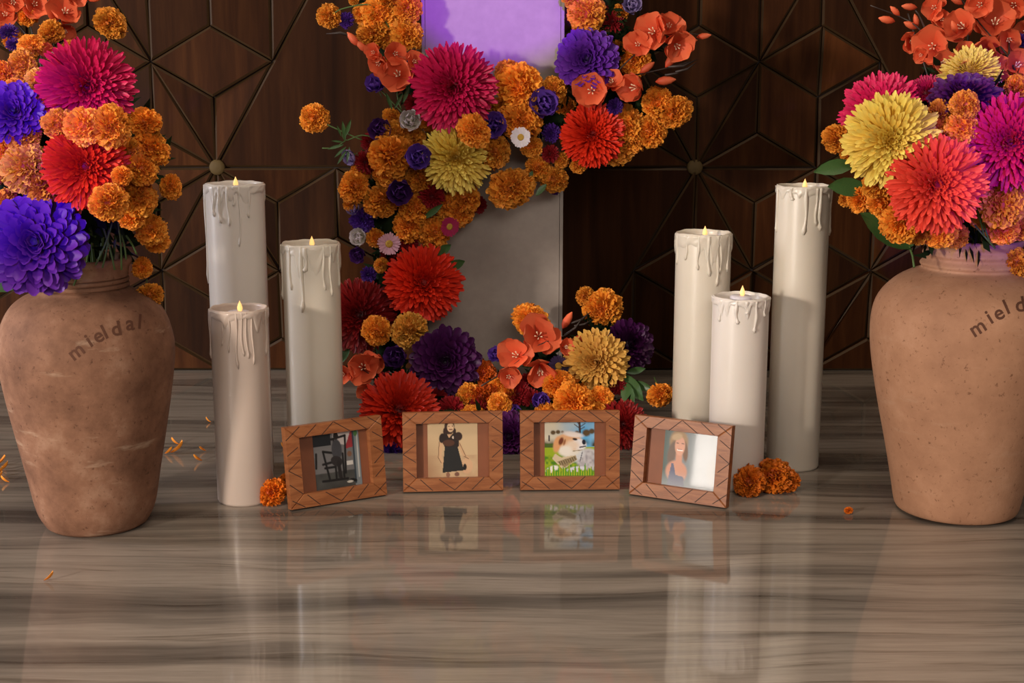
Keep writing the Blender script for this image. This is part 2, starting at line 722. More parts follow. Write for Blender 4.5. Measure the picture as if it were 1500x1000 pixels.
def jar_text(body, root, letters, size):
    """letters laid on the clay, their engraved shade painted dark brown: (char, px, py, angle)"""
    dg = bpy.context.evaluated_depsgraph_get()
    me = body.data
    bvh = BVHTree.FromPolygons([v.co + root.location for v in me.vertices], [tuple(p.vertices) for p in me.polygons])
    parts = []
    for ch, px, py, ang in letters:
        cu = bpy.data.curves.new('letter', 'FONT')
        cu.body = ch
        cu.size = size
        cu.align_x = 'CENTER'
        cu.offset = 0.55
        cu.resolution_u = 3
        to = bpy.data.objects.new('letter', cu)
        COL.objects.link(to)
        bpy.context.view_layer.update()
        m2 = bpy.data.meshes.new_from_object(to.evaluated_get(bpy.context.evaluated_depsgraph_get()))
        bmm = bmesh.new()
        bmm.from_mesh(m2)
        bmesh.ops.triangulate(bmm, faces=bmm.faces)
        bmesh.ops.subdivide_edges(bmm, edges=bmm.edges, cuts=2, use_grid_fill=True)
        bmm.to_mesh(m2)
        bmm.free()
        V = []
        ca, sa = math.cos(math.radians(ang)), math.sin(math.radians(ang))
        for v in m2.vertices:
            x, y = v.co.x, v.co.y
            qx, qy = px + x * ca - y * sa, py - (x * sa + y * ca)
            d = ray(qx, qy).normalized()
            hit = bvh.ray_cast(CAMP, d)
            V.append(hit[0] + hit[1] * 0.0004 - root.location if hit[0] else Vector((0, 0, 0.2)))
        parts.append((V, [tuple(p.vertices) for p in m2.polygons]))
        bpy.data.objects.remove(to)
        bpy.data.curves.remove(cu)
        bpy.data.meshes.remove(m2)
    for ch_part in parts:
        obj('letter_shade', mesh('letter_shade', *ch_part, mat=ENGRAVE, smooth=False), root)


LP = [(70, 378), (71, 384), (67, 391), (65.5, 399), (65.5, 404), (62.5, 405.5), (65.5, 407), (65.5, 411), (62.5, 412.5), (65.5, 414), (66, 418.5), (63, 420), (66.5, 422), (72, 426), (88, 433), (104, 446), (117, 468),
      (124, 495), (125, 515), (122, 545), (114, 592), (104, 642), (94, 690), (84, 738)]
jarL, bodyL, cL, ztL, rtL = jar('clay_jar', 'brown scuffed clay jar with lettering and grooved dusty neck, full of flowers', 121, 789, 75, LP, CLAY_A)
RP = [(72, 350), (71, 356), (67, 363), (70, 370), (67, 377), (73, 385), (71, 392), (88, 399), (108, 411), (126, 430), (135, 450), (138, 476),
      (136, 510), (129, 552), (118, 602), (106, 652), (95, 702), (87, 738)]
jarR, bodyR, cR, ztR, rtR = jar('clay_jar', 'larger smooth pale terracotta jar with ridged neck, full of flowers', 1425, 771, 81, RP, CLAY_B)
jar_text(bodyL, jarL, [('m', 117, 522, 38), ('i', 135, 507, 34), ('e', 148, 500, 30), ('l', 157, 495, 26), ('d', 172, 491, 12),
                       ('a', 191, 483, 4), ('l', 204, 481, -4)], 30)
jar_text(bodyR, jarR, [('m', 1437, 488, 32), ('i', 1454, 473, 32), ('e', 1467, 467, 28), ('l', 1478, 459, 24), ('d', 1496, 456, 10)], 31)

# ------------------------------------------------------------------ candles


def wob(t, s):
    return 0.5 * math.sin(3 * t + s) + 0.3 * math.sin(7 * t + 2.3 * s) + 0.2 * math.sin(13 * t + 4.1 * s)


def candle(label, top, base, w, wax, seed, drips, crust, flame_z=0.0, recess=0.022):
    rg = random.Random(seed)
    f = on_floor(*base)
    r = w / 2 * mpp(f + Vector((0, 0.04, 0.1)))
    c = f + Vector((0, r, 0))
    h = at_y(top[0], top[1], c.y).z
    root = tag(obj('pillar_candle', None, loc=(c.x, c.y, 0)), label, 'candle', 'white pillar candles beside the garland')
    n = 72
    prof = [(r * 0.96, 0), (r, 0.004), (r, h * 0.5), (r, h - 0.006), (r * 0.99, h), (r * 0.955, h + 0.0005), (r * 0.94, h - 0.004), (r * 0.925, h - recess)]
    V, Fc = lathe(prof, n, True, True)
    V = [list(v) for v in V]
    for i in (4, 5):
        for k in range(n):
            V[i * n + k][2] += 0.0011 * wob(2 * PI * k / n, seed)
    obj('wax_body', mesh('wax_body', V, Fc, wax), root)
    # melted crust round the rim with fingers of uneven length
    m = 144
    rows = 9
    ln = []
    for k in range(m):
        t = 2 * PI * k / m
        ln.append(crust * (0.55 + 0.25 * wob(t, seed + 1)))
    for _ in range(int(16)):
        k0 = rg.randrange(m)
        L = crust * rg.uniform(0.7, 1.7)
        wd = rg.choice((2, 3, 3, 4))
        for dk in range(-wd, wd + 1):
            k = (k0 + dk) % m
            ln[k] = max(ln[k], L * (1 - (abs(dk) / (wd + 0.6)) ** 2.2))
    V, Fc = [], []
    for i in range(rows):
        s = (i / (rows - 1)) ** 1.3
        for k in range(m):
            t = 2 * PI * k / m
            thick = 0.0017 + 0.0009 * wob(t * 2, seed + 5 + i * 0.4)
            thick *= min(1.0, (1 - s) * 4 + 0.15)
            if i == 0:
                thick = 0.0002
            rr = r + thick
            V.append((rr * math.cos(t), rr * math.sin(t), h - 0.001 - s * ln[k]))
    for i in range(rows - 1):
        for k in range(m):
            k2 = (k + 1) % m
            Fc.append((i * m + k, (i + 1) * m + k, (i + 1) * m + k2, i * m + k2))
    obj('melted_rim', mesh('melted_rim', V, Fc, wax), root)
    for off, L, wd in drips:                 # off: -1..1 across the candle's width as the photo shows it
        t0 = -PI / 2 + math.asin(max(-0.99, min(0.99, off)))
        pts, rad = [], []
        ns = 12
        for i in range(ns):
            s = i / (ns - 1)
            t = t0 + 0.05 * math.sin(s * 6 + seed + off * 5) * s
            rr = r + 0.0004
            pts.append((rr * math.cos(t), rr * math.sin(t), h - 0.002 - s * L))
            k = 1.0 + 0.25 * math.sin(9 * s + off * 7)
            if s > 0.86:
                k = 1.25 if s < 0.97 else 0.5
            rad.append(1.25 * wd * k * (0.85 - 0.25 * s + (0.25 if s > 0.85 else 0)))
        obj('wax_drip', mesh('wax_drip', *tube(pts, rad, 8), mat=wax), root)
    # flameless tealight with a moulded flame
    zc = h - recess
    puck_h = recess - 0.006 + flame_z
    pk = [(0.0175, 0), (0.0175, puck_h - 0.002), (0.016, puck_h), (0.004, puck_h + 0.0005), (0.0005, puck_h + 0.0005)]
    obj('tealight', mesh('tealight', *lathe(pk, 28, True), mat=TEALIGHT), root, (0, 0, zc))
    fp = [(0.0026, 0), (0.0040, 0.003), (0.0041, 0.006), (0.0029, 0.010), (0.0013, 0.0135), (0.0002, 0.0165)]
    obj('flame', mesh('flame', *lathe(fp, 14, True), mat=FLAME), root, (0.002, 0, zc + puck_h))
    return root


candle('tall white pillar candle with long drips, standing behind the shortest candle by the scuffed jar', (337, 268), (352, 702), 83, WAX[1], 3,
       [(-0.55, 0.048, .0022), (-0.35, .058, .0026), (-0.05, .062, .0022), (0.32, .095, .0016), (0.62, .05, .002), (-0.97, .16, .0022), (.15, .03, .002)], 0.022)
candle('medium white pillar candle with one wide wax run, between the shortest candle and the garland', (453, 355), (459, 705), 82, WAX[0], 11,
       [(-0.2, .105, .0030), (-0.05, .04, .0034), (-0.62, .07, .0018), (.55, .07, .002), (.75, .08, .002), (-.98, .09, .0024), (.97, .07, .002)], 0.030)
candle('short mauve-ivory pillar candle with wide open top and fine drips beside scuffed jar', (353, 450), (352.5, 743), 82, WAX[2], 19,
       [(-0.15, .06, .0013), (.1, .085, .0015), (.28, .066, .0013), (.42, .07, .0013), (.6, .08, .0014), (-.4, .05, .0013), (-.97, .075, .0018), (.97, .07, .0018)], 0.022, recess=0.028)
candle('ivory pillar candle with many thin drips behind the shortest white candle near the pale jar', (1034, 340), (1027, 690), 79, WAX[0], 27,
       [(-0.3, .055, .0022), (.05, .065, .0024), (.38, .082, .0022), (.5, .06, .002), (-.7, .04, .002), (.8, .06, .002), (-.97, .05, .002)], 0.030)
candle('short bright white pillar candle with raised tealight, between two ivory candles', (1089, 433), (1083, 721), 81, WAX[1], 35,
       [(-0.8, .035, .0022), (-.3, .036, .0028), (.38, .05, .0024), (.72, .026, .002), (.05, .02, .0026)], 0.018, flame_z=0.006, recess=0.020)
candle('tallest ivory pillar candle with thick wax runs, standing nearest the pale terracotta jar', (1192, 271), (1168, 692), 76, WAX[0], 43,
       [(-0.1, .075, .0028), (.45, .068, .0030), (.3, .06, .0022), (-.98, .075, .0022), (.98, .08, .0024), (-.6, .02, .003)], 0.020)

# ------------------------------------------------------------------ photo prints (flat pictures, colour per vertex)


def canvas(nx, ny, ar):
    u, v = np.meshgrid(np.linspace(0, 1, nx), np.linspace(0, 1, ny))
    return u, v          # v = 0 at the top


def lay(img, mask, colr, a=1.0):
    m = (np.clip(mask, 0, 1) * a)[..., None]
    return img * (1 - m) + np.array(colr) * m


def ell(u, v, cx, cy, rx, ry, ang=0, soft=0.12):
    c, s = math.cos(math.radians(ang)), math.sin(math.radians(ang))
    x, y = u - cx, v - cy
    d = np.sqrt(((x * c + y * s) / rx) ** 2 + ((-x * s + y * c) / ry) ** 2)
    return np.clip((1 - d) / soft + 0.5, 0, 1)


def pol(u, v, pts):
    inside = np.zeros(u.shape, bool)
    n = len(pts)
    for i in range(n):
        (x0, y0), (x1, y1) = pts[i], pts[(i + 1) % n]
        if y0 == y1:
            continue
        cond = ((y0 > v) != (y1 > v)) & (u < (x1 - x0) * (v - y0) / (y1 - y0) + x0)
        inside ^= cond
    return inside.astype(float)


def line(u, v, x0, y0, x1, y1, w):
    dx, dy = x1 - x0, y1 - y0
    t = np.clip(((u - x0) * dx + (v - y0) * dy) / (dx * dx + dy * dy + 1e-9), 0, 1)
    d = np.hypot(u - x0 - t * dx, v - y0 - t * dy)
    return np.clip((w - d) / (0.5 * w) + 0.5, 0, 1)


def srgb(r, g, b):
    def f(x):
        x /= 255
        return x / 12.92 if x < 0.04045 else ((x + 0.055) / 1.055) ** 2.4
    return (f(r), f(g), f(b))


nrng = np.random.default_rng(5)


def fuzz(shape, n):
    small = nrng.random((n, n))
    yi = np.linspace(0, n - 1.001, shape[0])
    xi = np.linspace(0, n - 1.001, shape[1])
    y0, x0 = yi.astype(int), xi.astype(int)
    fy, fx = (yi - y0)[:, None], (xi - x0)[None, :]
    a = small[np.ix_(y0, x0)] * (1 - fx) + small[np.ix_(y0, x0 + 1)] * fx
    b = small[np.ix_(y0 + 1, x0)] * (1 - fx) + small[np.ix_(y0 + 1, x0 + 1)] * fx
    return a * (1 - fy) + b * fy


NX, NY = 88, 94


def print_rocking():
    u, v = canvas(NX, NY, 1)
    im = np.ones(u.shape + (3,)) * np.array(srgb(110, 108, 108))
    im = lay(im, (v > 0.72) * 1.0, srgb(80, 80, 76))
    im = lay(im, fuzz(u.shape, 9) * (v > 0.7), srgb(40, 40, 40), 0.7)
    im = lay(im, (u < 0.38) * (v < 0.22), srgb(30, 32, 36))
    im = lay(im, pol(u, v, [(0.42, 0), (0.85, 0), (0.7, .25), (0.45, .2)]), srgb(190, 180, 176))
    im = lay(im, pol(u, v, [(0.82, 0.02), (0.88, .02), (0.86, .3), (0.68, .32)]), srgb(150, 50, 56))
    im = lay(im, (u > 0.86) * 1.0, srgb(120, 128, 132))
    im = lay(im, line(u, v, .87, 0, .87, .95, .018), srgb(45, 58, 68))
    im = lay(im, line(u, v, .96, 0.1, .95, .85, .015), srgb(185, 185, 180))
    im = lay(im, ell(u, v, .93, .06, .04, .06), srgb(70, 110, 60))
    im = lay(im, (abs(u - .76) < .07) * (abs(v - .58) < .035), srgb(200, 196, 190))
    im = lay(im, ell(u, v, .77, .42, .05, .05), srgb(120, 86, 66))
    for a in [(.45, .15, .45, .85), (.70, .08, .66, .75), (.2, .32, .3, .82), (.2, .32, .48, .38), (.18, .55, .48, .52), (.4, .12, .7, .08),
              (.22, .62, .45, .62), (.52, .6, .56, .84), (.62, .4, .62, .82), (.05, .35, .03, .6), (.15, .85, .7, .86)]:
        im = lay(im, line(u, v, *a, .022), srgb(26, 24, 24))
    im = lay(im, ell(u, v, .50, .07, .055, .075), srgb(34, 28, 26))
    im = lay(im, ell(u, v, .50, .32, .11, .19), srgb(64, 64, 68))
    im = lay(im, ell(u, v, .48, .52, .13, .09, 20), srgb(44, 40, 40))
    im = lay(im, line(u, v, .52, .55, .54, .8, .04), srgb(36, 32, 32))
    im = lay(im, ell(u, v, .82, .9, .08, .03, 15), srgb(24, 24, 24))
    im = lay(im, ell(u, v, .74, .92, .07, .02), srgb(190, 186, 176))
    return im


def print_sepia():
    u, v = canvas(NX, NY, 1)
    im = np.ones(u.shape + (3,)) * np.array(srgb(205, 178, 140))
    im = lay(im, np.clip(1 - u * 2.2, 0, 1) * np.clip(v * 1.5 - .3, 0, 1), srgb(150, 112, 80), 0.8)
    im = lay(im, fuzz(u.shape, 12) * (v > .6), srgb(170, 130, 100), .5)
    im = lay(im, ell(u, v, .78, .8, .12, .14), srgb(214, 170, 134), .7)
    skin = srgb(206, 168, 130)
    im = lay(im, line(u, v, .27, .35, .24, .62, .035), skin)
    im = lay(im, line(u, v, .24, .6, .29, .74, .03), skin)
    im = lay(im, line(u, v, .62, .38, .73, .6, .032), skin)
    im = lay(im, line(u, v, .73, .6, .82, .67, .022), skin)
    for a in [(.23, .35, .21, .64), (.21, .64, .27, .74), (.64, .38, .76, .62), (.72, .62, .82, .67)]:
        im = lay(im, line(u, v, *a, .006), srgb(110, 80, 60))
    im = lay(im, ell(u, v, .44, .07, .10, .15), srgb(66, 46, 38))
    im = lay(im, ell(u, v, .36, .16, .05, .08), srgb(60, 42, 36))
    im = lay(im, ell(u, v, .54, .16, .03, .06), srgb(60, 42, 36))
    im = lay(im, ell(u, v, .46, .085, .068, .085), srgb(224, 190, 152))
    im = lay(im, line(u, v, .44, .12, .49, .12, .01), srgb(110, 50, 46))
    im = lay(im, line(u, v, .42, .065, .44, .065, .007), srgb(70, 50, 40))
    im = lay(im, line(u, v, .49, .06, .51, .06, .007), srgb(70, 50, 40))
    im = lay(im, pol(u, v, [(.38, .22), (.52, .2), (.44, .3)]), skin)
    dk = srgb(44, 34, 32)
    im = lay(im, pol(u, v, [(.30, .23), (.38, .2), (.43, .28), (.52, .18), (.62, .2), (.63, .42), (.6, .46), (.34, .46), (.31, .36)]), dk)
    im = lay(im, ell(u, v, .29, .28, .06, .09, 10), dk)
    im = lay(im, ell(u, v, .62, .25, .075, .08, -20), srgb(56, 40, 36))
    im = lay(im, ell(u, v, .42, .37, .12, .06), srgb(84, 54, 40))
    im = lay(im, ell(u, v, .51, .27, .018, .025), srgb(210, 190, 170))
    im = lay(im, pol(u, v, [(.34, .45), (.6, .45), (.72, .88), (.29, .92)]), srgb(40, 40, 40))
    im = lay(im, ell(u, v, .74, .82, .035, .06), srgb(36, 30, 30))
    im = lay(im, ell(u, v, .40, .96, .04, .05), srgb(140, 100, 80))
    im = lay(im, ell(u, v, .58, .95, .05, .04), srgb(120, 84, 70))
    return im


def print_dog():
    u, v = canvas(NX, NY, 1)
    im = np.ones(u.shape + (3,)) * np.array(srgb(86, 170, 222))
    im = lay(im, np.clip(fuzz(u.shape, 6) * 1.4 - .2, 0, 1), srgb(190, 205, 210), .8)
    im = lay(im, np.clip(1.25 - u * 1.9 + v, 0, 1) * (v < .4), srgb(226, 204, 160), .75)
    im = lay(im, np.clip((v - .30) * 9, 0, 1) * np.clip(fuzz(u.shape, 14) * 1.7 - .2, 0, 1) * (v < .46), srgb(62, 62, 36))
    for cx, cy, r in [(.17, .2, .05), (.27, .19, .045), (.36, .19, .03), (.84, .21, .08), (.95, .18, .06), (.65, .2, .04)]:
        im = lay(im, ell(u, v, cx, cy, r, r * .8, 0, .5), srgb(92, 72, 44))
    im = lay(im, line(u, v, .70, 0, .71, .2, .022), srgb(62, 40, 34))
    for a in [(.7, .12, .6, .05), (.71, .1, .82, .03), (.71, .15, .8, .1), (.7, .06, .65, 0)]:
        im = lay(im, line(u, v, *a, .008), srgb(70, 50, 50))
    im = lay(im, line(u, v, .09, .26, .09, .35, .014), srgb(40, 34, 40))
    im = lay(im, (v > .47) * 1.0, srgb(150, 172, 30))
    im = lay(im, (v > .62) * np.clip(fuzz(u.shape, 22) * 1.8 - .4, 0, 1), srgb(60, 120, 24), .9)
    im = lay(im, (v > .40) * (v < .48) * (u < .2), srgb(74, 96, 36))
    body = srgb(196, 194, 198)
    fur = np.clip(fuzz(u.shape, 26) * 1.6 - .5, 0, 1)
    im = lay(im, ell(u, v, .90, .70, .28, .20, 8, .2), body)
    im = lay(im, fur * ell(u, v, .88, .72, .28, .18, 8), srgb(130, 124, 134), .7)
    im = lay(im, ell(u, v, .15, .88, .13, .06, -18, .3), srgb(232, 230, 226))
    im = lay(im, ell(u, v, .64, .88, .2, .05, -6, .3), srgb(214, 214, 226))
    im = lay(im, ell(u, v, .60, .62, .2, .12, -20, .4), srgb(206, 210, 214))
    im = lay(im, ell(u, v, .50, .52, .22, .13, -4, .4), srgb(226, 220, 208))
    im = lay(im, ell(u, v, .50, .37, .26, .155, 6, .15), srgb(214, 166, 122))
    im = lay(im, ell(u, v, .57, .235, .2, .05, 8, .6), srgb(228, 218, 212))
    im = lay(im, ell(u, v, .70, .42, .14, .10, 10, .3), srgb(228, 226, 230))
    im = lay(im, ell(u, v, .56, .44, .13, .09, 0, .8), srgb(226, 206, 186))
    im = lay(im, ell(u, v, .42, .53, .13, .09, 0, .6), srgb(232, 226, 216))
    im = lay(im, ell(u, v, .25, .42, .075, .15, 12, .4), srgb(214, 156, 106))
    im = lay(im, ell(u, v, .33, .36, .045, .075, 25, .5), srgb(110, 52, 28))
    im = lay(im, ell(u, v, .40, .38, .02, .06, 18, .6), srgb(150, 96, 62))
    im = lay(im, ell(u, v, .61, .325, .05, .022, 8, .4), srgb(44, 26, 22))
    im = lay(im, ell(u, v, .79, .38, .038, .05, -10, .3), srgb(26, 28, 46))
    im = lay(im, line(u, v, .71, .475, .82, .455, .012), srgb(44, 46, 62))
    im = lay(im, line(u, v, .57, .545, .76, .525, .008), srgb(150, 132, 100))
    im = lay(im, pol(u, v, [(.15, .68), (.21, .59), (.33, .66), (.62, .62), (.66, .70), (.37, .89)]), srgb(208, 190, 158))
    im = lay(im, pol(u, v, [(.25, .74), (.62, .63), (.65, .70), (.40, .85)]), srgb(150, 132, 98))
    for k in range(8):
        x = .29 + .043 * k
        im = lay(im, line(u, v, x, .745 - .014 * k, x + .035, .81 - .014 * k, .007), srgb(84, 70, 46))
    im = lay(im, line(u, v, .76, .56, .71, .74, .008), srgb(70, 70, 84))
    g = (v > .88 + .06 * np.sin(u * 60) + .05 * np.sin(u * 97 + 1)) * 1.0
    im = lay(im, g, srgb(74, 150, 30))
    im = lay(im, g * np.clip(np.sin(u * 130) * 1.2, 0, 1), srgb(206, 200, 50), .8)
    return im


def print_smile():
    u, v = canvas(NX, NY, 1)
    im = np.ones(u.shape + (3,)) * np.array(srgb(150, 158, 164))
    im = lay(im, np.clip(1 - u * 1.7, 0, 1), srgb(60, 84, 76), .9)
    im = lay(im, ell(u, v, .93, .66, .1, .26, 0, .8), srgb(170, 146, 90), .7)
    im = lay(im, np.clip((u - .48) * 5, 0, 1), srgb(186, 190, 192), .8)  # pale wash imitates the glass reflection over the right side
    im = lay(im, ell(u, v, .27, .2, .17, .22, 0, .3), srgb(168, 136, 98))
    im = lay(im, ell(u, v, .16, .4, .08, .22, 10, .4), srgb(112, 92, 80))
    im = lay(im, ell(u, v, .40, .36, .05, .18, -6, .4), srgb(120, 88, 66))
    skin = srgb(206, 150, 126)
    im = lay(im, ell(u, v, .26, .74, .2, .2, 0, .2), skin)
    im = lay(im, line(u, v, .29, .42, .29, .6, .06), skin)
    im = lay(im, ell(u, v, .295, .27, .095, .17, 0, .2), srgb(216, 162, 138))
    im = lay(im, ell(u, v, .23, .11, .1, .06, -20, .4), srgb(190, 162, 126))
    im = lay(im, line(u, v, .26, .345, .34, .345, .016), srgb(246, 240, 232))
    im = lay(im, line(u, v, .26, .33, .34, .33, .006), srgb(150, 60, 56))
    im = lay(im, line(u, v, .23, .225, .26, .225, .009), srgb(60, 50, 50))
    im = lay(im, line(u, v, .33, .225, .36, .225, .009), srgb(60, 50, 50))
    im = lay(im, pol(u, v, [(.16, .6), (.2, .6), (.25, .8), (.4, .82), (.42, 1), (.1, 1)]), srgb(100, 104, 130))
    im = lay(im, np.clip((v - .72) * 3, 0, 1), srgb(190, 196, 202), .6)  # painted reflection continues along the bottom
    return im


# ------------------------------------------------------------------ picture frames
FW = 146 * mpp(on_floor(750, 720))
FH = FW * 0.795
FT = 0.016
GL = [((795, 135), (890, 55)), ((915, 130), (1000, 55)), ((1030, 128), (1112, 52)), ((1115, 52), (1220, 125)), ((1235, 50), (1330, 125)), ((1345, 50), (1437, 115)),
      ((805, 525), (885, 577)), ((905, 500), (985, 577)), ((1025, 500), (1125, 574)), ((1125, 574), (1215, 492)), ((1235, 574), (1315, 492)), ((1350, 568), (1437, 495)),
      ((797, 235), (870, 185)), ((797, 330), (878, 265)), ((797, 330), (878, 385)), ((797, 420), (878, 490)),
      ((1367, 150), (1437, 200)), ((1367, 245), (1437, 295)), ((1437, 295), (1367, 360)), ((1437, 385), (1367, 450))]


def frame(label, bl, br, pic, lean, pw_frac, poff, yaw=None):
    a, b = on_floor(*bl), on_floor(*br)
    d = b - a
    yw = math.atan2(d.y, d.x) if yaw is None else math.radians(yaw)
    mid = (a + b) / 2
    q = Quaternion((0, 0, 1), yw) @ Quaternion((1, 0, 0), -math.radians(lean))
    root = tag(obj('picture_frame', None, loc=(mid.x, mid.y, FT * math.sin(math.radians(lean))), quat=q), label, 'picture frame', 'carved wooden picture frames on the floor')
    w = FW / 2
    bx, bt, bb = FW * 0.137, FH * 0.145, FH * 0.168
    O = [(-w, 0), (w, 0), (w, FH), (-w, FH)]
    I = [(-w + bx, bb), (w - bx, bb), (w - bx, FH - bt), (-w + bx, FH - bt)]
    ch = 0.0012
    for k in range(4):
        k2 = (k + 1) % 4
        o0, o1, i1, i0 = O[k], O[k2], I[k2], I[k]
        P = [o0, o1, i1, i0]
        cx, cz = sum(p[0] for p in P) / 4, sum(p[1] for p in P) / 4
        V = [(p[0], ch, p[1]) for p in P] + [(p[0] + (cx - p[0]) * 0.012, 0, p[1] + (cz - p[1]) * 0.05) for p in P] + [(p[0], FT, p[1]) for p in P]
        Fc = [(4, 5, 6, 7), (8, 11, 10, 9)]
        for j in range(4):
            j2 = (j + 1) % 4
            Fc.append((j, j2, 4 + j2, 4 + j))
            Fc.append((8 + j, 8 + j2, j2, j))
        obj('rail', mesh('rail', V, Fc, FRAMEWOOD, smooth=False), root)
    parts = []
    for (x0, y0), (x1, y1) in GL:
        p0 = Vector(((x0 - 1116) / 642 * FW, 0, (583 - y0) / 533 * FH))
        p1 = Vector(((x1 - 1116) / 642 * FW, 0, (583 - y1) / 533 * FH))
        t = (p1 - p0).normalized()
        s = Vector((t.z, 0, -t.x)) * 0.00060
        V = [p0 - s, p0 + s, p1 + s, p1 - s]
        V = [v + Vector((0, -0.00012, 0)) for v in V] + [v + Vector((0, 0.0008, 0)) for v in V]
        parts.append((V, [(0, 1, 2, 3), (0, 4, 5, 1), (1, 5, 6, 2), (2, 6, 7, 3), (3, 7, 4, 0)]))
    for p_ in parts:
        obj('carved_line', mesh('carved_line', *p_, mat=GROOVE, smooth=False), root)
    iw, ih = FW - 2 * bx, FH - bt - bb
    obj('backing_board', mesh('backing_board', *box(-iw / 2, iw / 2, 0.0125, 0.0155, bb, bb + ih), mat=BACKWOOD, smooth=False), root)
    im = pic()
    ny, nx = im.shape[:2]
    pw2 = iw * pw_frac
    xs = np.linspace(-pw2 / 2, pw2 / 2, nx) + iw * poff
    zs = np.linspace(bb + ih, bb, ny)
    V = [(x, 0.0120, z) for z in zs for x in xs]
    Fc = [(r_ * nx + c_, (r_ + 1) * nx + c_, (r_ + 1) * nx + c_ + 1, r_ * nx + c_ + 1) for r_ in range(ny - 1) for c_ in range(nx - 1)]
    obj('photo_print', mesh('photo_print', V, Fc, PRINT, smooth=False, col=im.reshape(-1, 3)), root)
    obj('glass_pane', mesh('glass_pane', *box(-iw / 2, iw / 2, 0.0095, 0.0110, bb, bb + ih), mat=GLASS, smooth=False), root)
    # easel leg: from the middle of the back down to the floor
    lr = math.radians(lean)
    zb = FH * 0.62
    top = Vector((0, FT, zb))
    yl = FT + 0.055
    zl = (yl - FT) * math.tan(lr)
    foot = Vector((0, yl, zl))
    V, Fc = tube([top, foot], 0.004, 4)
    V = [(v.x * 4, v.y, v.z) for v in V]
    obj('easel_leg', mesh('easel_leg', V, Fc, BACKWOOD, smooth=False), root)
    return root


frame('carved wooden frame holding a dark photo of a figure in a rocking chair', (430, 749), (565, 727), print_rocking, 9, 0.66, 0.05)
frame('carved wooden frame holding a sepia photo of a standing person in a black dress', (591, 723), (737, 720), print_sepia, 9, 0.69, 0.0)
frame('carved wooden frame holding a colour photo of a dog on grass', (762, 720), (908, 719), print_dog, 9, 0.69, 0.0)
frame('carved wooden frame holding a glare-paled photo of a smiling long-haired person', (924, 726), (1060, 746), print_smile, 9, 0.76, 0.11)

# ------------------------------------------------------------------ flower meshes (unit radius, opening along +Z)


def jit(c, rg, a=0.12):
    k = 1 + rg.uniform(-a, a)
    return [min(1, max(0, x * k * (1 + rg.uniform(-a, a) * 0.4))) for x in c]


def ball(r, n=10, m=7, sz=1.0, cz=0.0):
    prof = [(max(0.001, r * math.sin(PI * i / m)), cz - r * sz * math.cos(PI * i / m)) for i in range(m + 1)]
    return lathe(prof, n)


def marigold_mesh(seed, base, deep):
    rg = random.Random(seed)
    V, Fc, C = [], [], []
    v, f = ball(0.62, 12, 8, 0.8, 0.05)
    V += [tuple(x) for x in v]
    Fc += f
    C += [deep] * len(v)
    N = 270
    lump = [(rg.uniform(0, 2 * PI), rg.uniform(0.2, 1.3), rg.uniform(-0.16, 0.20)) for _ in range(7)]
    for k in range(N):
        t = (k + 0.5) / N
        th = math.acos(1 - t * 1.55) + rg.uniform(-0.05, 0.05)
        ph = k * 2.399963 + rg.uniform(-0.2, 0.2)
        d = Vector((math.sin(th) * math.cos(ph), math.sin(th) * math.sin(ph), math.cos(th)))
        R = 0.95 + rg.uniform(-0.11, 0.08)
        for lp, lt, la in lump:
            q = Vector((math.sin(lt) * math.cos(lp), math.sin(lt) * math.sin(lp), math.cos(lt)))
            R += la * max(0, d.dot(q)) ** 4
        a = d.orthogonal().normalized()
        b = d.cross(a)
        # petals lie across the radius from the middle, with random twist
        tw = rg.uniform(0, PI)
        ta = a * math.cos(tw) + b * math.sin(tw)
        tb = d.cross(ta)
        wid = rg.uniform(0.13, 0.22)
        col = jit(base, rg, 0.16)
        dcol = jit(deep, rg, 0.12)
        n0 = len(V)
        cols = 5
        for r_, wf in ((0.42, 0.30), (0.78, 0.75), (0.93, 1.0), (1.0, 0.92)):
            for c_ in range(cols):
                s = (c_ / (cols - 1) - 0.5) * 2
                zz = math.sin(s * 5.0 + k) * 0.06 * (r_ > 0.7)
                rr = R * r_ * (1 - 0.06 * s * s) + (rg.uniform(-0.045, 0.045) if r_ > 0.95 else 0)
                lean = 0.16 * (r_ - 0.5) * math.sin(k * 1.7)
                p = d * rr + ta * (s * wid * wf) + tb * (zz + lean)
                V.append((p.x, p.y, p.z * 0.82))
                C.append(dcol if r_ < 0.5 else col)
        for r_ in range(3):
            for c_ in range(cols - 1):
                i = n0 + r_ * cols + c_
                Fc.append((i, i + 1, i + cols + 1, i + cols))
    return mesh('bloom', V, Fc, PETAL, True, C)


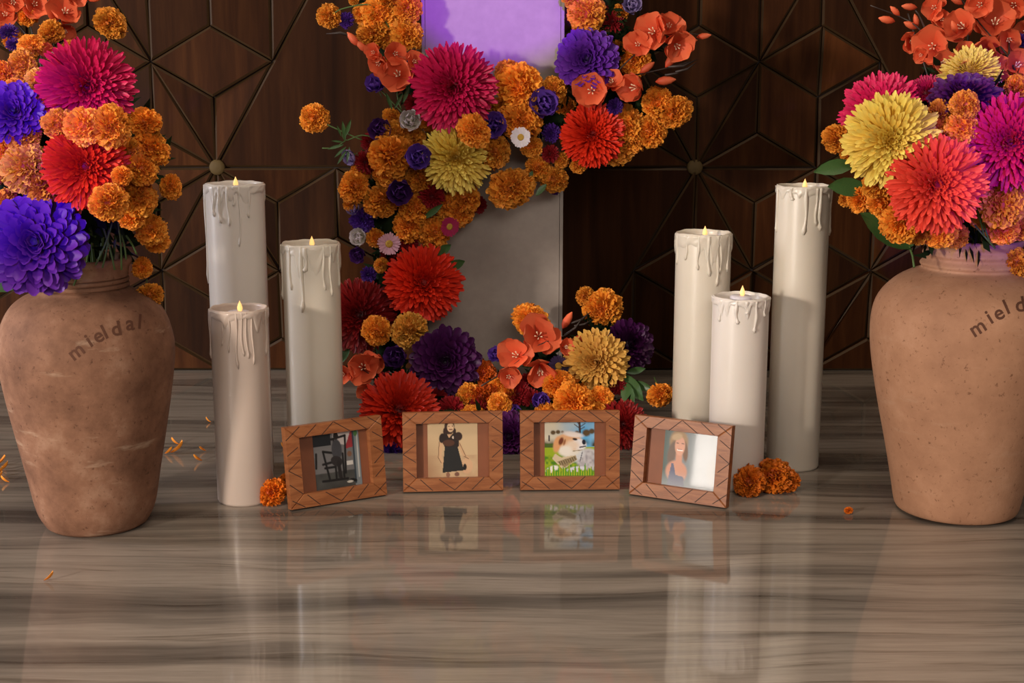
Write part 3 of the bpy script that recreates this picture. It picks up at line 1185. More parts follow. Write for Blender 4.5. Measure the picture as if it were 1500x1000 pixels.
def mum_mesh(seed, base, tipc, N=420, w0=0.056, broad=False, thmax=122, inc=0.10, zs=0.92, mat=None, inner=0.66, uni=False):
    rg = random.Random(seed)
    V, Fc, C = [], [], []
    v, f = ball(0.40, 10, 7, 0.9, 0.0)
    V += [tuple(x) for x in v]
    Fc += f
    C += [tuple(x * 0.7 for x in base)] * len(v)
    ss = (0.30, 0.55, 0.78, 0.93, 1.0)
    ws = (0.45, 0.75, 1.0, 0.95, 0.30) if not broad else (0.30, 0.70, 1.10, 1.0, 0.34)
    ct = 1 - math.cos(math.radians(thmax))
    for k in range(N):
        t = (k + 0.5) / N
        th = (math.acos(1 - t * ct) if uni else math.radians(6) + math.radians(thmax - 6) * t ** 0.72) + rg.uniform(-0.06, 0.06)
        ph = k * 2.399963 + rg.uniform(-0.10, 0.10)
        l = (inner + (1 - inner) * min(1, t * 2.2)) * rg.uniform(0.88, 1.05)
        wk = w0 * rg.uniform(0.8, 1.15)
        col = jit(base, rg, 0.14)
        tc = jit(tipc, rg, 0.1)
        n0 = len(V)
        swirl = rg.uniform(-0.14, 0.14)
        tw = rg.uniform(-0.35, 0.35)
        for s, wf in zip(ss, ws):
            an = th * (1.04 - inc * s * s)
            p2 = ph + swirl * s * s
            d = Vector((math.sin(an) * math.cos(p2), math.sin(an) * math.sin(p2), math.cos(an)))
            up = Vector((-math.cos(an) * math.cos(p2), -math.cos(an) * math.sin(p2), math.sin(an)))
            ta = Vector((-math.sin(p2), math.cos(p2), 0))
            ta, up = ta * math.cos(tw) + up * math.sin(tw), up * math.cos(tw) - ta * math.sin(tw)
            c = d * (l * s)
            for e in (-1, 0, 1):
                lift = (0.55 * wk * wf) * (abs(e)) - 0.1 * wk
                p = c + ta * (e * wk * wf) + up * lift
                V.append((p.x, p.y, p.z * zs))
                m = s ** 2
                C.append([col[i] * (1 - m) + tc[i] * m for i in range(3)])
        for r_ in range(len(ss) - 1):
            for c_ in range(2):
                i = n0 + r_ * 3 + c_
                Fc.append((i, i + 1, i + 4, i + 3))
    return mesh('petals', V, Fc, mat or SILK, True, C)


def petal_sheet(base, tipc, w=0.5, cup=0.25, nx=5, ny=7, ruffle=0.0, bend=0.3, seed=0):
    """a single broad petal: grows from the origin along +X, curls towards +Z"""
    rg = random.Random(seed)
    V, Fc, C = [], [], []
    for i in range(ny):
        s = i / (ny - 1)
        wf = 0.16 + 0.84 * math.sin(PI / 2 * min(1, s / 0.62)) if s < 0.62 else math.sqrt(max(0.02, 1 - ((s - 0.62) / 0.40) ** 2))
        an = bend * s
        for j in range(nx):
            e = (j / (nx - 1) - 0.5) * 2
            x = s * math.cos(an) - 0.06 * e * e * s
            z = s * math.sin(an) + cup * (e * e) * wf * 0.5 + ruffle * math.sin(e * 5 + seed) * s * s
            V.append((x, e * w * wf, z))
            C.append([base[q] * (1 - s) + tipc[q] * s for q in range(3)])
    for i in range(ny - 1):
        for j in range(nx - 1):
            a = i * nx + j
            Fc.append((a, a + 1, a + nx + 1, a + nx))
    return mesh('petal', V, Fc, PETAL, True, C)


ORANGE, ORDEEP = (0.92, 0.355, 0.040), (0.70, 0.190, 0.012)
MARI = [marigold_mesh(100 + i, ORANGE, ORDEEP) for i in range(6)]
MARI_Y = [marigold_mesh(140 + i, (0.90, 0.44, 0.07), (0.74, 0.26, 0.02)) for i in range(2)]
MARI_SHADED = [marigold_mesh(160 + i, (0.68, 0.17, 0.012), (0.46, 0.075, 0.005)) for i in range(2)]  # loose floor blooms: shade painted in as a darker orange
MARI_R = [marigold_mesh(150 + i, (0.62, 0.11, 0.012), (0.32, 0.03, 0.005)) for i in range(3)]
CRIMSON = mum_mesh(61, (0.20, 0.006, 0.010), (0.28, 0.01, 0.015), N=130, w0=0.09, mat=PETAL, uni=True)
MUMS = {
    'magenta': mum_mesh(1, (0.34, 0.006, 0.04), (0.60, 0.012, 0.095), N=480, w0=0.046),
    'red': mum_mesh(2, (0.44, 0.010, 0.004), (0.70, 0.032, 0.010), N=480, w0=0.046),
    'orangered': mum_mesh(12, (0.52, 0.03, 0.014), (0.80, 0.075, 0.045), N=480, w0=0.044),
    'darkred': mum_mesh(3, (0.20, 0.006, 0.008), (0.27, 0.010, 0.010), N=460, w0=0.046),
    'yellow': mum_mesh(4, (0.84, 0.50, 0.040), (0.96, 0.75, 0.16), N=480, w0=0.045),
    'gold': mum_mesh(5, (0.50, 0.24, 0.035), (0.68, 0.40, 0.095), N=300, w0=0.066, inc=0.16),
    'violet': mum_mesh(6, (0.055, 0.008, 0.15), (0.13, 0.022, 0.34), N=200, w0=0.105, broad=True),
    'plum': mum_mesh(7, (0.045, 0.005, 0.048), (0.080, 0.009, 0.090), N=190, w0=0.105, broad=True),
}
ASTER = mum_mesh(8, (0.055, 0.012, 0.17), (0.075, 0.02, 0.24), N=100, w0=0.10, mat=PETAL, thmax=100, uni=True)
CALYX = mesh('calyx', *lathe([(0.05, -0.75), (0.16, -0.62), (0.26, -0.35), (0.40, -0.18), (0.34, 0.0)], 8), mat=GREEN)
STEM_S = mesh('stem', *tube([(0, 0, -0.6), (0.03, 0.02, -1.2), (0.0, 0.05, -1.9)], 0.045, 5), mat=GREEN)
STEM_M = mesh('stem', *tube([(0, 0, -0.3), (0.02, 0.02, -0.7), (0.0, 0.03, -1.15)], 0.030, 5), mat=GREEN)
MUMCAL = mesh('calyx', *lathe([(0.03, -0.42), (0.14, -0.34), (0.26, -0.2), (0.22, 0.0)], 8), mat=GREEN)


def basis(n, spin):
    n = Vector(n).normalized()
    return Vector((0, 0, 1)).rotation_difference(n) @ Quaternion((0, 0, 1), spin)


MARKS, SMALL = [], []


class Spot:
    """where a cluster puts a bloom for a pixel: depth from the jar's bouquet or the plinth the garland lies on"""
    def __init__(s, place):
        s.place = place

    def pos(s, px, py, lift):
        if s.place == 'A' or s.place == 'B':
            cx, cy, a, b, D, c = BQ[s.place]
            d = ((px - cx) / a) ** 2 + ((py - cy) / b) ** 2
            Y = c.y - D * math.sqrt(max(0, 1 - d)) - lift
            p = at_y(px, py, Y)
            C = at_y(cx, cy + 25, c.y + 0.02)
            return p, (p - C).normalized()
        if s.place == 'G':
            Y = YP - 0.055 - lift
            p = at_y(px, py, Y)
            cx = 690 if py > 240 else 750
            n = Vector(((px - cx) / 420, -1, (230 - py) / 500))
            return p, n.normalized()
        t = min(1, max(0, (py - 450) / 200))
        Y = (YP - 0.08) * (1 - t) + 2.33 * t - lift
        p = at_y(px, py, Y)
        n = Vector(((px - 730) / 350, -1, 0.35 + (560 - py) / 300))
        return p, n.normalized()


BQ = {'A': (100, 235, 165, 190, 0.125, cL), 'B': (1400, 225, 195, 190, 0.135, cR)}
PLACE_TXT = {'A': 'in the bouquet of the scuffed brown jar', 'B': 'in the bouquet of the pale smooth jar',
             'G': 'in the garland laid across the white plinth', 'H': 'in the flower heap at the foot of the plinth'}
frng = random.Random(99)


def place_pos(place, px, py, lift=0.0, tilt=None):
    p, n0 = Spot(place).pos(px, py, lift)
    tc = (CAMP - p).normalized()
    n = (n0 * 0.75 + tc * 0.75)
    if tilt:
        n = tc + RGT * tilt[0] + UPV * tilt[1]
    return p, n.normalized()


def marigold(place, px, py, r, lift=0.0, tilt=None, kind='o', label=None, group=None, pos=None):
    p, n = place_pos(place, px, py, lift, tilt) if pos is None else pos
    if tilt is None:
        n = (n + Vector((frng.uniform(-.35, .35), 0, frng.uniform(-.3, .3)))).normalized()
    R = r * mpp(p) * 1.03
    if p.z < R * 0.8:
        p.z = R * 0.8
    me = {'o': MARI, 'y': MARI_Y, 'r': MARI_R, 'd': MARI_SHADED}[kind]
    colr = {'o': 'orange', 'y': 'golden orange', 'r': 'dark rust red', 'd': 'shaded orange'}[kind]
    lb = label or f'{colr} ruffled marigold bloom {PLACE_TXT[place]}'
    root = tag(obj('marigold', None, loc=p, quat=basis(n, frng.uniform(0, 6.28)), scale=(R * frng.uniform(.88, 1.1), R * frng.uniform(.88, 1.1), R * frng.uniform(.85, 1.1))), lb, 'flower', group or f'{colr} marigolds {PLACE_TXT[place]}')
    obj('bloom', frng.choice(me), root)
    if label is None:
        SMALL.append((root, place, p.copy(), f'{colr} ruffled marigold'))
    obj('calyx', CALYX, root)
    if pos is None:
        obj('stem', STEM_S, root)
    return root, p, n


NAMES = {'magenta': 'magenta', 'red': 'bright red', 'orangered': 'orange-red', 'darkred': 'dark red', 'yellow': 'yellow', 'gold': 'dull gold', 'violet': 'violet', 'plum': 'plum'}


def mum(place, px, py, r, kind, lift=0.0, tilt=None, label=None, squash=0.8, short=None):
    p, n = place_pos(place, px, py, lift, tilt)
    R = r * mpp(p)
    root = tag(obj('chrysanthemum', None, loc=p, quat=basis(n, frng.uniform(0, 6.28)), scale=(R, R, R * squash)), label, 'flower')
    MARKS.append((place, p.copy(), NAMES[kind] if short is None else short))
    pt = obj('petals', MUMS[kind], root)
    pt['kind'] = 'stuff'
    obj('calyx', MUMCAL, root)
    obj('stem', STEM_M, root)
    return root


def button(place, px, py, r, kind, lift=0.0, tilt=None):
    p, n = place_pos(place, px, py, lift, tilt)
    R = r * mpp(p)
    me, nm, lb = {'c': (CRIMSON, 'button_chrysanthemum', 'small dark crimson button chrysanthemum'),
                  'a': (ASTER, 'aster', 'small deep purple aster bloom')}[kind]
    root = tag(obj(nm, None, loc=p, quat=basis(n, frng.uniform(0, 6.28)), scale=R), f'{lb} {PLACE_TXT[place]}', 'flower', f'{lb}s {PLACE_TXT[place]}')
    SMALL.append((root, place, p.copy(), lb))
    pt = obj('petals', me, root)
    pt['kind'] = 'stuff'
    obj('calyx', CALYX, root)
    obj('stem', STEM_S, root)
    return root


LISC = {'purple': ((0.08, 0.022, 0.28), (0.17, 0.07, 0.44)), 'dark': ((0.04, 0.008, 0.075), (0.085, 0.022, 0.16)),
        'pale': ((0.60, 0.58, 0.40), (0.66, 0.58, 0.62)), 'lilac': ((0.20, 0.14, 0.36), (0.34, 0.26, 0.50))}
LISP = {k: [petal_sheet(a, b, w=0.60, cup=0.45, ruffle=0.06, bend=0.55, seed=i) for i in range(2)] for k, (a, b) in LISC.items()}
LISHEART = {k: mesh('heart', *ball(0.16, 8, 6, 1.4, 0.22), mat=PETAL, col=[a] * len(ball(0.16, 8, 6, 1.4, 0.22)[0])) for k, (a, b) in LISC.items()}


def lisianthus(place, px, py, r, kind, lift=0.01, tilt=None, label=None):
    p, n = place_pos(place, px, py, lift, tilt)
    R = r * mpp(p)
    nm = {'purple': 'violet purple', 'dark': 'blackish purple', 'pale': 'cream white', 'lilac': 'pale lilac'}[kind]
    lb = f'{nm} rose-like lisianthus {PLACE_TXT[place]}'
    root = tag(obj('lisianthus', None, loc=p, quat=basis(n, frng.uniform(0, 6.28)), scale=R), label or lb, 'flower', f'{nm} lisianthus {PLACE_TXT[place]}')
    obj('heart', LISHEART[kind], root)
    obj('calyx', MUMCAL, root)
    obj('stem', STEM_S, root)
    for cnt, tiltdeg, sc, off in ((5, 14, 1.12, 0.0), (4, 38, 0.92, 0.5), (3, 62, 0.68, 0.2)):
        for i in range(cnt):
            a = 2 * PI * (i + off) / cnt
            q = Quaternion((0, 0, 1), a) @ Quaternion((0, 1, 0), -math.radians(tiltdeg + frng.uniform(-6, 6)))
            obj('petal', LISP[kind][i % 2], root, (0, 0, -0.05 - 0.05 * (cnt - 3)), q, sc)
    return root


def daisy_petals(colr, n=28):
    rg = random.Random(n)
    V, Fc, C = [], [], []
    for k in range(n):
        a = 2 * PI * k / n + rg.uniform(-.05, .05)
        l = rg.uniform(0.92, 1.05)
        z = 0.05 * (k % 2)
        t = Vector((math.cos(a), math.sin(a), 0))
        s = Vector((-math.sin(a), math.cos(a), 0))
        n0 = len(V)
        for q, w in ((0.25, 0.05), (0.65, 0.10), (0.92, 0.09), (1.0, 0.04)):
            for e in (-1, 1):
                p = t * (l * q) + s * (w * e)
                V.append((p.x, p.y, z + 0.16 * q))
                C.append(jit(colr, rg, 0.08))
        for r_ in range(3):
            i = n0 + r_ * 2
            Fc.append((i, i + 1, i + 3, i + 2))
    return mesh('petals', V, Fc, PETAL, True, C)


DAISY = {'white': daisy_petals((0.80, 0.74, 0.80), 40), 'pink': daisy_petals((0.62, 0.34, 0.42), 26), 'magenta': daisy_petals((0.42, 0.02, 0.10), 32),
         'night': daisy_petals((0.03, 0.012, 0.06), 27)}
DISC = mesh('disc', *lathe([(0.32, 0.02), (0.34, 0.10), (0.25, 0.17), (0.12, 0.16), (0.001, 0.14)], 14), mat=plain('daisy_disc_yellow', (0.48, 0.28, 0.03), 0.7))


def daisy(place, px, py, r, kind, label, lift=0.02, tilt=None):
    p, n = place_pos(place, px, py, lift, tilt)
    R = r * mpp(p)
    root = tag(obj('daisy', None, loc=p, quat=basis(n, frng.uniform(0, 6.28)), scale=R), label, 'flower')
    pt = obj('petals', DAISY[kind], root)
    pt['kind'] = 'stuff'
    obj('disc', DISC, root)
    obj('stem', STEM_S, root)
    return root


CORAL, CORALT = (0.60, 0.060, 0.020), (0.84, 0.185, 0.075)
CPET = [petal_sheet(CORAL, CORALT, w=0.50, cup=0.30, nx=5, ny=7, bend=0.25 + 0.15 * i, seed=i, ruffle=0.04) for i in range(2)]
ST = []
for k in range(5):
    a = 2 * PI * k / 5
    ST.append(tube([(0, 0, 0.0), (0.07 * math.cos(a), 0.07 * math.sin(a), 0.3), (0.13 * math.cos(a), 0.13 * math.sin(a), 0.52)], [0.014, 0.014, 0.03], 4))
STAM = mesh('blossom', *join(ST), mat=STAMEN)
BUDP = [(0.02, 0), (0.16, 0.18), (0.22, 0.42), (0.17, 0.75), (0.03, 1.0)]
_b = lathe(BUDP, 8)
BUD = mesh('bud', *_b, mat=PETAL, col=[[CORAL[i] * (1 - v[2]) + CORALT[i] * v[2] for i in range(3)] for v in _b[0]])
TWIG = mesh('bract', *tube([(0, 0, 0), (0.1, 0.02, 0.5), (0.02, 0.06, 1.0)], [0.05, 0.06, 0.01], 5), mat=STEMDARK)


def sprig(place, label, stems, blossoms, buds, lift=0.02, sprigs=(), group=None, catname='coral_blossom_sprig'):
    base = Spot(place).pos(*stems[0][0], lift)[0]
    root = tag(obj(catname, None, loc=base), label, 'flower sprig', group)
    for st in stems:
        pts = [Spot(place).pos(x, y, lift)[0] - base for x, y in st]
        pth = smooth_path(pts, 4)
        obj('branch', mesh('branch', *tube(pth, [0.0016 * (1 - 0.5 * i / len(pth)) for i in range(len(pth))], 5), mat=STEMDARK), root)
    for e in blossoms:
        px, py, r = e[:3]
        tl = e[3] if len(e) > 3 else (frng.uniform(-.5, .5), frng.uniform(-.4, .4))
        op = e[4] if len(e) > 4 else 26
        p = Spot(place).pos(px, py, lift + 0.008)[0]
        tc = (CAMP - p).normalized()
        n = (tc + RGT * tl[0] + UPV * tl[1]).normalized()
        R = r * mpp(p) * 1.30
        bl = obj('blossom', STAM, root, p - base - n * (R * 0.25), basis(n, frng.uniform(0, 6.28)), R)
        for k in range(5):
            q = Quaternion((0, 0, 1), 2 * PI * k / 5 + frng.uniform(-.12, .12)) @ Quaternion((0, 1, 0), -math.radians(op + frng.uniform(-12, 12)))
            obj('petal', CPET[k % 2], bl, (0, 0, 0.01 * (k % 2)), q, frng.uniform(0.92, 1.05))
    for px, py, ln, ang in buds:
        p = Spot(place).pos(px, py, lift + 0.004)[0]
        d = (RGT * math.cos(math.radians(ang)) + UPV * math.sin(math.radians(ang)) + FWD * frng.uniform(-.4, .1)).normalized()
        L = ln * mpp(p)
        obj('bud', BUD, root, p - base - d * (L / 2), basis(d, 0), L)
    for px, py, ln, ang in sprigs:
        p = Spot(place).pos(px, py, lift + 0.004)[0]
        d = (RGT * math.cos(math.radians(ang)) + UPV * math.sin(math.radians(ang)) + FWD * frng.uniform(-.2, .2)).normalized()
        L = ln * mpp(p)
        obj('twig', TWIG, root, p - base - d * (L / 2), basis(d, 0), L)
    return root


# ------------------------------------------------------------------ foliage that carries the blooms


def leaf_data(L=1.0, w=0.22):
    V, Fc = [], []
    n = 6
    for i in range(n):
        s = i / (n - 1)
        ww = w * math.sin(PI * (0.04 + 0.94 * s)) ** 0.8
        z = -0.12 * s * s
        V += [(s * L, -ww, z + 0.05), (s * L, 0, z), (s * L, ww, z + 0.05)]
    for i in range(n - 1):
        for j in range(2):
            a = i * 3 + j
            Fc.append((a, a + 1, a + 4, a + 3))
    return V, Fc


LEAFM = mesh('leaf', *leaf_data(), mat=LEAF)


def leaflet_cloud(name, pts, count, size, parent, seed):
    """many small leaves scattered round the carrier: stuff"""
    rg = random.Random(seed)
    V, Fc = [], []
    for k in range(count):
        c, rad = rg.choice(pts)
        d = Vector((rg.gauss(0, 1), rg.gauss(0, 1), rg.gauss(0, 1))).normalized()
        p = Vector(c) + d * rad * rg.uniform(0.7, 1.05)
        L = size * rg.uniform(0.6, 1.4)
        t = (d + Vector((rg.gauss(0, .6), rg.gauss(0, .6), rg.gauss(0, .6)))).normalized()
        s = t.orthogonal().normalized() * L * 0.16
        n0 = len(V)
        V += [p, p + t * L * 0.5 + s, p + t * L, p + t * L * 0.5 - s]
        Fc.append((n0, n0 + 1, n0 + 2, n0 + 3))
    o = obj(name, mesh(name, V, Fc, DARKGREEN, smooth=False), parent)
    o['kind'] = 'stuff'
    return o


def leaf_part(parent, p_from, p_to, roll=0.0, wide=1.0):
    d = Vector(p_to) - Vector(p_from)
    L = d.length
    x = d.normalized()
    tc = (CAMP - Vector(p_from)).normalized()
    y = tc.cross(x).normalized()
    z = x.cross(y)
    M = Matrix((x, y, z)).transposed()
    q = M.to_quaternion() @ Quaternion((1, 0, 0), roll)
    return obj('leaf', LEAFM, parent, Vector(p_from) - parent.location, q, (L, L * wide, L))

# ------------------------------------------------------------------ foliage: garland base on the plinth, stems and moss in the jars


def core(name, label, paths, place, seed, count):
    base = on_floor(720, 640)
    base.y = YP - 0.03
    root = tag(obj(name, None, loc=(base.x, base.y, 0)), label, 'foliage')
    pts_all = []
    for path, rad in paths:
        pts = []
        for x, y in path:
            if place == 'G':
                p = at_y(x, y, YP - 0.03)
            else:
                p, _ = Spot('H').pos(x, y, -0.045)
                p.z = max(p.z, rad * 0.9)
            pts.append(p - root.location)
        pth = smooth_path(pts, 5)
        V, Fc = tube(pth, [rad * (1 + 0.15 * math.sin(i * 1.3)) for i in range(len(pth))], 10)
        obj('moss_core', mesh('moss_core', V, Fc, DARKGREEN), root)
        pts_all += [(p, rad) for p in pth]
    leaflet_cloud('leaflets', pts_all, count, 0.030, root, seed)
    return root


garl = core('garland_foliage', 'dark green foliage base of the garland wound around the white plinth',
            [([(552, -90), (556, 0), (572, 70), (615, 140), (680, 185), (760, 180), (850, 165), (905, 120), (890, 40), (885, -90)], 0.020),
             ([(680, 215), (610, 240), (565, 270), (575, 330), (570, 400), (560, 470), (570, 540)], 0.022), ([(930, 150), (960, 165)], 0.02),
             ([(890, 70), (945, 60)], 0.016)], 'G', 4, 1500)
heap = core('heap_foliage', 'dark green foliage under the flower heap at the foot of the plinth',
            [([(575, 575), (620, 605), (690, 595), (760, 590), (830, 585), (890, 575)], 0.034),
             ([(560, 625), (640, 640), (740, 640), (840, 640), (905, 625)], 0.034), ([(790, 560), (800, 520)], 0.022),
             ([(870, 540), (880, 480)], 0.02)], 'H', 6, 900)


def jar_foliage(name, label, c, zt, rt, place, seed, tall):
    root = tag(obj(name, None, loc=(c.x, c.y, zt - 0.07)), label, 'foliage')
    rg = random.Random(seed)
    cx, cy, a, b, D, _ = BQ[place]
    C = at_y(cx, cy, c.y) - root.location
    V, Fc = ball(1.0, 16, 10)
    V = [(v[0] * 0.105 + C.x, v[1] * 0.10 + C.y, v[2] * 0.105 + C.z) for v in V]
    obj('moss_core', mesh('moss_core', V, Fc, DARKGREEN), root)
    st = []
    for k in range(26):
        q = rg.uniform(0, 2 * PI)
        r0, r1 = rt * 0.7 * math.sqrt(rg.random()), 0.09 * math.sqrt(rg.random())
        p0 = Vector((r0 * 0.6 * math.cos(q), r0 * 0.6 * math.sin(q), -0.02))
        p1 = Vector((r0 * math.cos(q), r0 * math.sin(q), 0.07))
        p2 = Vector((C.x + r1 * math.cos(q), C.y + r1 * math.sin(q), C.z - 0.02))
        s = obj('flower_stem', mesh('flower_stem', *tube(smooth_path([p0, p1, p2], 4), 0.0022, 5), mat=GREEN), root)
    for p1 in tall:
        pts = smooth_path([Vector((0, 0, 0)), C * 0.8, at_y(*p1, c.y + 0.075) - root.location], 4)
        obj('flower_stem', mesh('flower_stem', *tube(pts, 0.0013, 5), mat=STEMDARK), root)
    leaflet_cloud('leaflets', [(C, 0.115), (C + Vector((0, 0, -0.06)), 0.09), (C, 0.125)], 700, 0.032, root, seed)
    return root


folA = jar_foliage('jar_foliage', 'green stems and leaves filling the mouth of the scuffed brown jar', cL, ztL, rtL, 'A', 31,
                   [(95, 20), (40, 20), (160, 40), (15, 30), (60, 80)])
folB = jar_foliage('jar_foliage', 'green stems and leaves filling the mouth of the pale smooth jar', cR, ztR, rtR, 'B', 33,
                   [(1330, 20), (1370, 60), (1420, 30), (1460, 20), (1490, 60)])
for f_, l_ in (((62, 378), (53, 418)), ((38, 395), (-6, 426)), ((90, 372), (78, 400))):
    leaf_part(folA, at_y(*f_, cL.y - 0.105), at_y(*l_, cL.y - 0.125), 0.2, 1.25)
for f_, l_, w_ in (((1252, 240), (1195, 250), .7), ((1268, 276), (1216, 272), .9), ((1334, 362), (1266, 313), .8)):
    leaf_part(folB, at_y(*f_, cR.y - 0.07), at_y(*l_, cR.y - 0.09), 0.3, w_ * 1.2)
pts = [at_y(1332, 360, cR.y - 0.07), at_y(1337, 375, cR.y - 0.075), at_y(1339, 391, cR.y - 0.095)]
obj('flower_stem', mesh('flower_stem', *tube([p - folB.location for p in pts], 0.0016, 6), mat=GREEN), folB)
for a_, b_ in (((150, 330), (168, 395)), ((160, 330), (150, 392)), ((175, 335), (185, 380)), ((140, 345), (102, 410)), ((130, 350), (108, 418)), ((185, 345), (200, 372)),
               ((165, 325), (140, 388)), ((172, 320), (178, 395))):
    p0, p1 = at_y(*a_, cL.y - 0.06), at_y(*b_, cL.y - 0.075)
    obj('flower_stem', mesh('flower_stem', *tube(smooth_path([p0 - folA.location, (p0 + p1) / 2 - folA.location + Vector((0.004, -0.008, 0)), p1 - folA.location], 3), 0.0014, 5), mat=GREEN), folA)
for a_, b_ in (((1428, 330), (1458, 364)), ((1438, 320), (1450, 355)), ((1430, 300), (1442, 345))):
    p0, p1 = at_y(*a_, cR.y - 0.11), at_y(*b_, cR.y - 0.115)
    obj('flower_stem', mesh('flower_stem', *tube([p0 - folB.location, p1 - folB.location], 0.0014, 5), mat=GREEN), folB)
for f_, l_ in (((915, 550), (940, 585)), ((918, 545), (945, 540)), ((915, 560), (925, 598)), ((925, 560), (955, 570))):
    p0, _ = Spot('H').pos(*f_, 0.0)
    p1, _ = Spot('H').pos(*l_, 0.01)
    leaf_part(heap, p0, p1, 0.2, 0.9)
for f_, l_, w_ in (((640, 372), (660, 359), 1.2), ((655, 392), (680, 383), 1.2), ((506, 515), (488, 520), .8), ((512, 510), (498, 532), .8), ((620, 320), (648, 300), .6),
                   ((505, 205), (502, 178), .5), ((505, 200), (514, 176), .5), ((503, 212), (480, 218), .45), ((507, 215), (490, 230), .4), ((508, 220), (494, 240), .4),
                   ((502, 208), (486, 206), .4), ((512, 215), (508, 238), .4), ((500, 200), (494, 184), .4), ((574, 160), (566, 136), .5), ((578, 158), (590, 138), .4),
                   ((590, 150), (600, 125), .5), ((780, 250), (775, 262), 1.0), ((800, 270), (785, 286), .9)):
    leaf_part(garl, at_y(*f_, YP - 0.075), at_y(*l_, YP - 0.085), 0.2, w_)
for st in ([(560, 205), (530, 198), (505, 205), (502, 180)], [(530, 205), (500, 192), (470, 178)], [(570, 40), (545, 8), (505, 12), (488, 20)],
           [(590, 165), (575, 150), (558, 132)], [(588, 160), (582, 140), (584, 118)], [(506, 206), (490, 216), (472, 217)]):
    pth = smooth_path([at_y(x, y, YP - 0.07) - garl.location for x, y in st], 4)
    obj('flower_stem', mesh('flower_stem', *tube(pth, 0.0013, 5), mat=GREEN), garl)

# ------------------------------------------------------------------ bouquet in the scuffed jar
for e in [(162, 34, 26, -.06), (40, 26, 15, -.04), (75, 50, 19, -.03), (46, 68, 21, -.02), (33, 95, 23, -.01), (7, 110, 20, 0), (57, 117, 16, .0, None, 'y'), (24, 128, 14, .0),
          (72, 152, 20, .0), (88, 182, 27, .035), (123, 186, 29, .06), (163, 186, 29, .06), (211, 180, 23, .0), (218, 207, 23, .0), (33, 198, 30, .02), (10, 170, 24, -.02),
          (39, 244, 37, .02, None, 'y'), (8, 222, 26, .01), (8, 299, 22, .0), (62, 272, 26, .01), (160, 296, 29, .085), (178, 258, 16, .07), (208, 247, 27, .01), (221, 218, 27, 0),
          (205, 291, 26, 0), (170, 207, 20, .01), (221, 336, 23, -.02), (228, 352, 20, -.02), (208, 392, 17, -.03), (192, 318, 20, -.01), (190, 225, 22, 0), (-15, 250, 28, 0),
          (-12, 310, 26, .0), (105, 70, 14, -.07), (20, 60, 18, -.04), (100, 300, 22, -.02), (188, 275, 20, -.01)]:
    marigold('A', *e)
marigold('A', 250, 273, 18, -.02, (0.9, -0.7), label='orange marigold seen from behind on a bent stem by the scuffed jar')
marigold('A', 218, 432, 21, -.02, (0.2, -1.6), label='orange marigold hanging head down over the scuffed jar shoulder')
mum('A', 127, 128, 72, 'magenta', .015, (0.05, -0.05), 'magenta chrysanthemum topping the bouquet of the scuffed jar')
mum('A', 125, 244, 64, 'red', .03, (-0.05, 0.0), 'bright red chrysanthemum in the middle of the scuffed jar bouquet')
mum('A', 20, 165, 48, 'violet', .035, (-0.1, 0.3), 'smaller violet chrysanthemum beside the magenta one in the scuffed jar', short='smaller violet')
mum('A', 52, 356, 78, 'violet', .045, (-0.15, 0.1), 'large violet chrysanthemum drooping over the rim of the scuffed jar', short='large violet')
button('A', 13, 48, 15, 'a', -.01)
button('A', 20, 66, 12, 'a', 0)
sprig('A', 'coral red blossom sprig rising above the scuffed jar bouquet', [[(70, 90), (80, 50), (95, 20), (130, 2)], [(60, 80), (30, 40), (10, 20)]],
      [(95, 18, 26, (0.1, 0.3)), (95, 44, 17, (0.2, -0.8)), (50, 7, 22), (9, 22, 20), (20, 2, 20), (112, -6, 16), (66, 72, 12), (75, 78, 14)], [(140, -3, 26, 10), (0, 42, 26, -100)], lift=-.045)

# ------------------------------------------------------------------ bouquet in the pale jar
for e in [(1228, 204, 22, 0), (1286, 271, 22, .01), (1259, 293, 19, -.01), (1290, 295, 24, 0), (1319, 324, 31, .02), (1377, 343, 24, .0), (1468, 298, 33, .03), (1470, 338, 23, .01),
          (1494, 336, 18, .01), (1413, 154, 25, .03), (1409, 187, 24, .02), (1378, 167, 18, .0), (1371, 187, 18, 0), (1345, 335, 24, .0), (1240, 292, 12, -.02), (1440, 315, 22, -.02),
          (1300, 310, 20, -.01), (1400, 345, 22, -.02), (1268, 290, 16, -.02), (1505, 300, 22, 0), (1250, 225, 20, -.02), (1490, 130, 20, -.02)]:
    marigold('B', *e)
marigold('B', 1487, 384, 23, .01, (0.1, -0.8), label='orange marigold hanging in front of the pale jar shoulder')
mum('B', 1420, 106, 46, 'yellow', -.045, (-0.1, 0.8), 'yellow chrysanthemum behind the purple one, under the coral blossoms', short='smaller yellow')
mum('B', 1413, 140, 52, 'plum', -.005, (0.0, 1.3), 'deep purple chrysanthemum seen from the side above the bright red one', squash=0.7, short='deep purple')
mum('B', 1290, 165, 62, 'magenta', -.05, (-0.2, 0.5), 'magenta chrysanthemum behind the big yellow one in the pale jar', short='hindmost magenta')
mum('B', 1358, 135, 28, 'magenta', -.06, (-0.1, 0.6), 'small magenta chrysanthemum between yellow blooms in the pale jar', short='small magenta')
mum('B', 1306, 206, 72, 'yellow', .03, (0.06, -0.02), 'big bright yellow chrysanthemum in the bouquet of the pale jar')
mum('B', 1371, 270, 74, 'orangered', .05, (0.08, 0.02), 'bright orange-red chrysanthemum below the big yellow one')
mum('B', 1480, 208, 72, 'magenta', .04, (-0.05, 0.1), 'large magenta chrysanthemum above the marigolds in the pale jar', short='large magenta')
button('B', 1432, 247, 14, 'a', .02)
button('B', 1492, 60, 14, 'a', -.06)
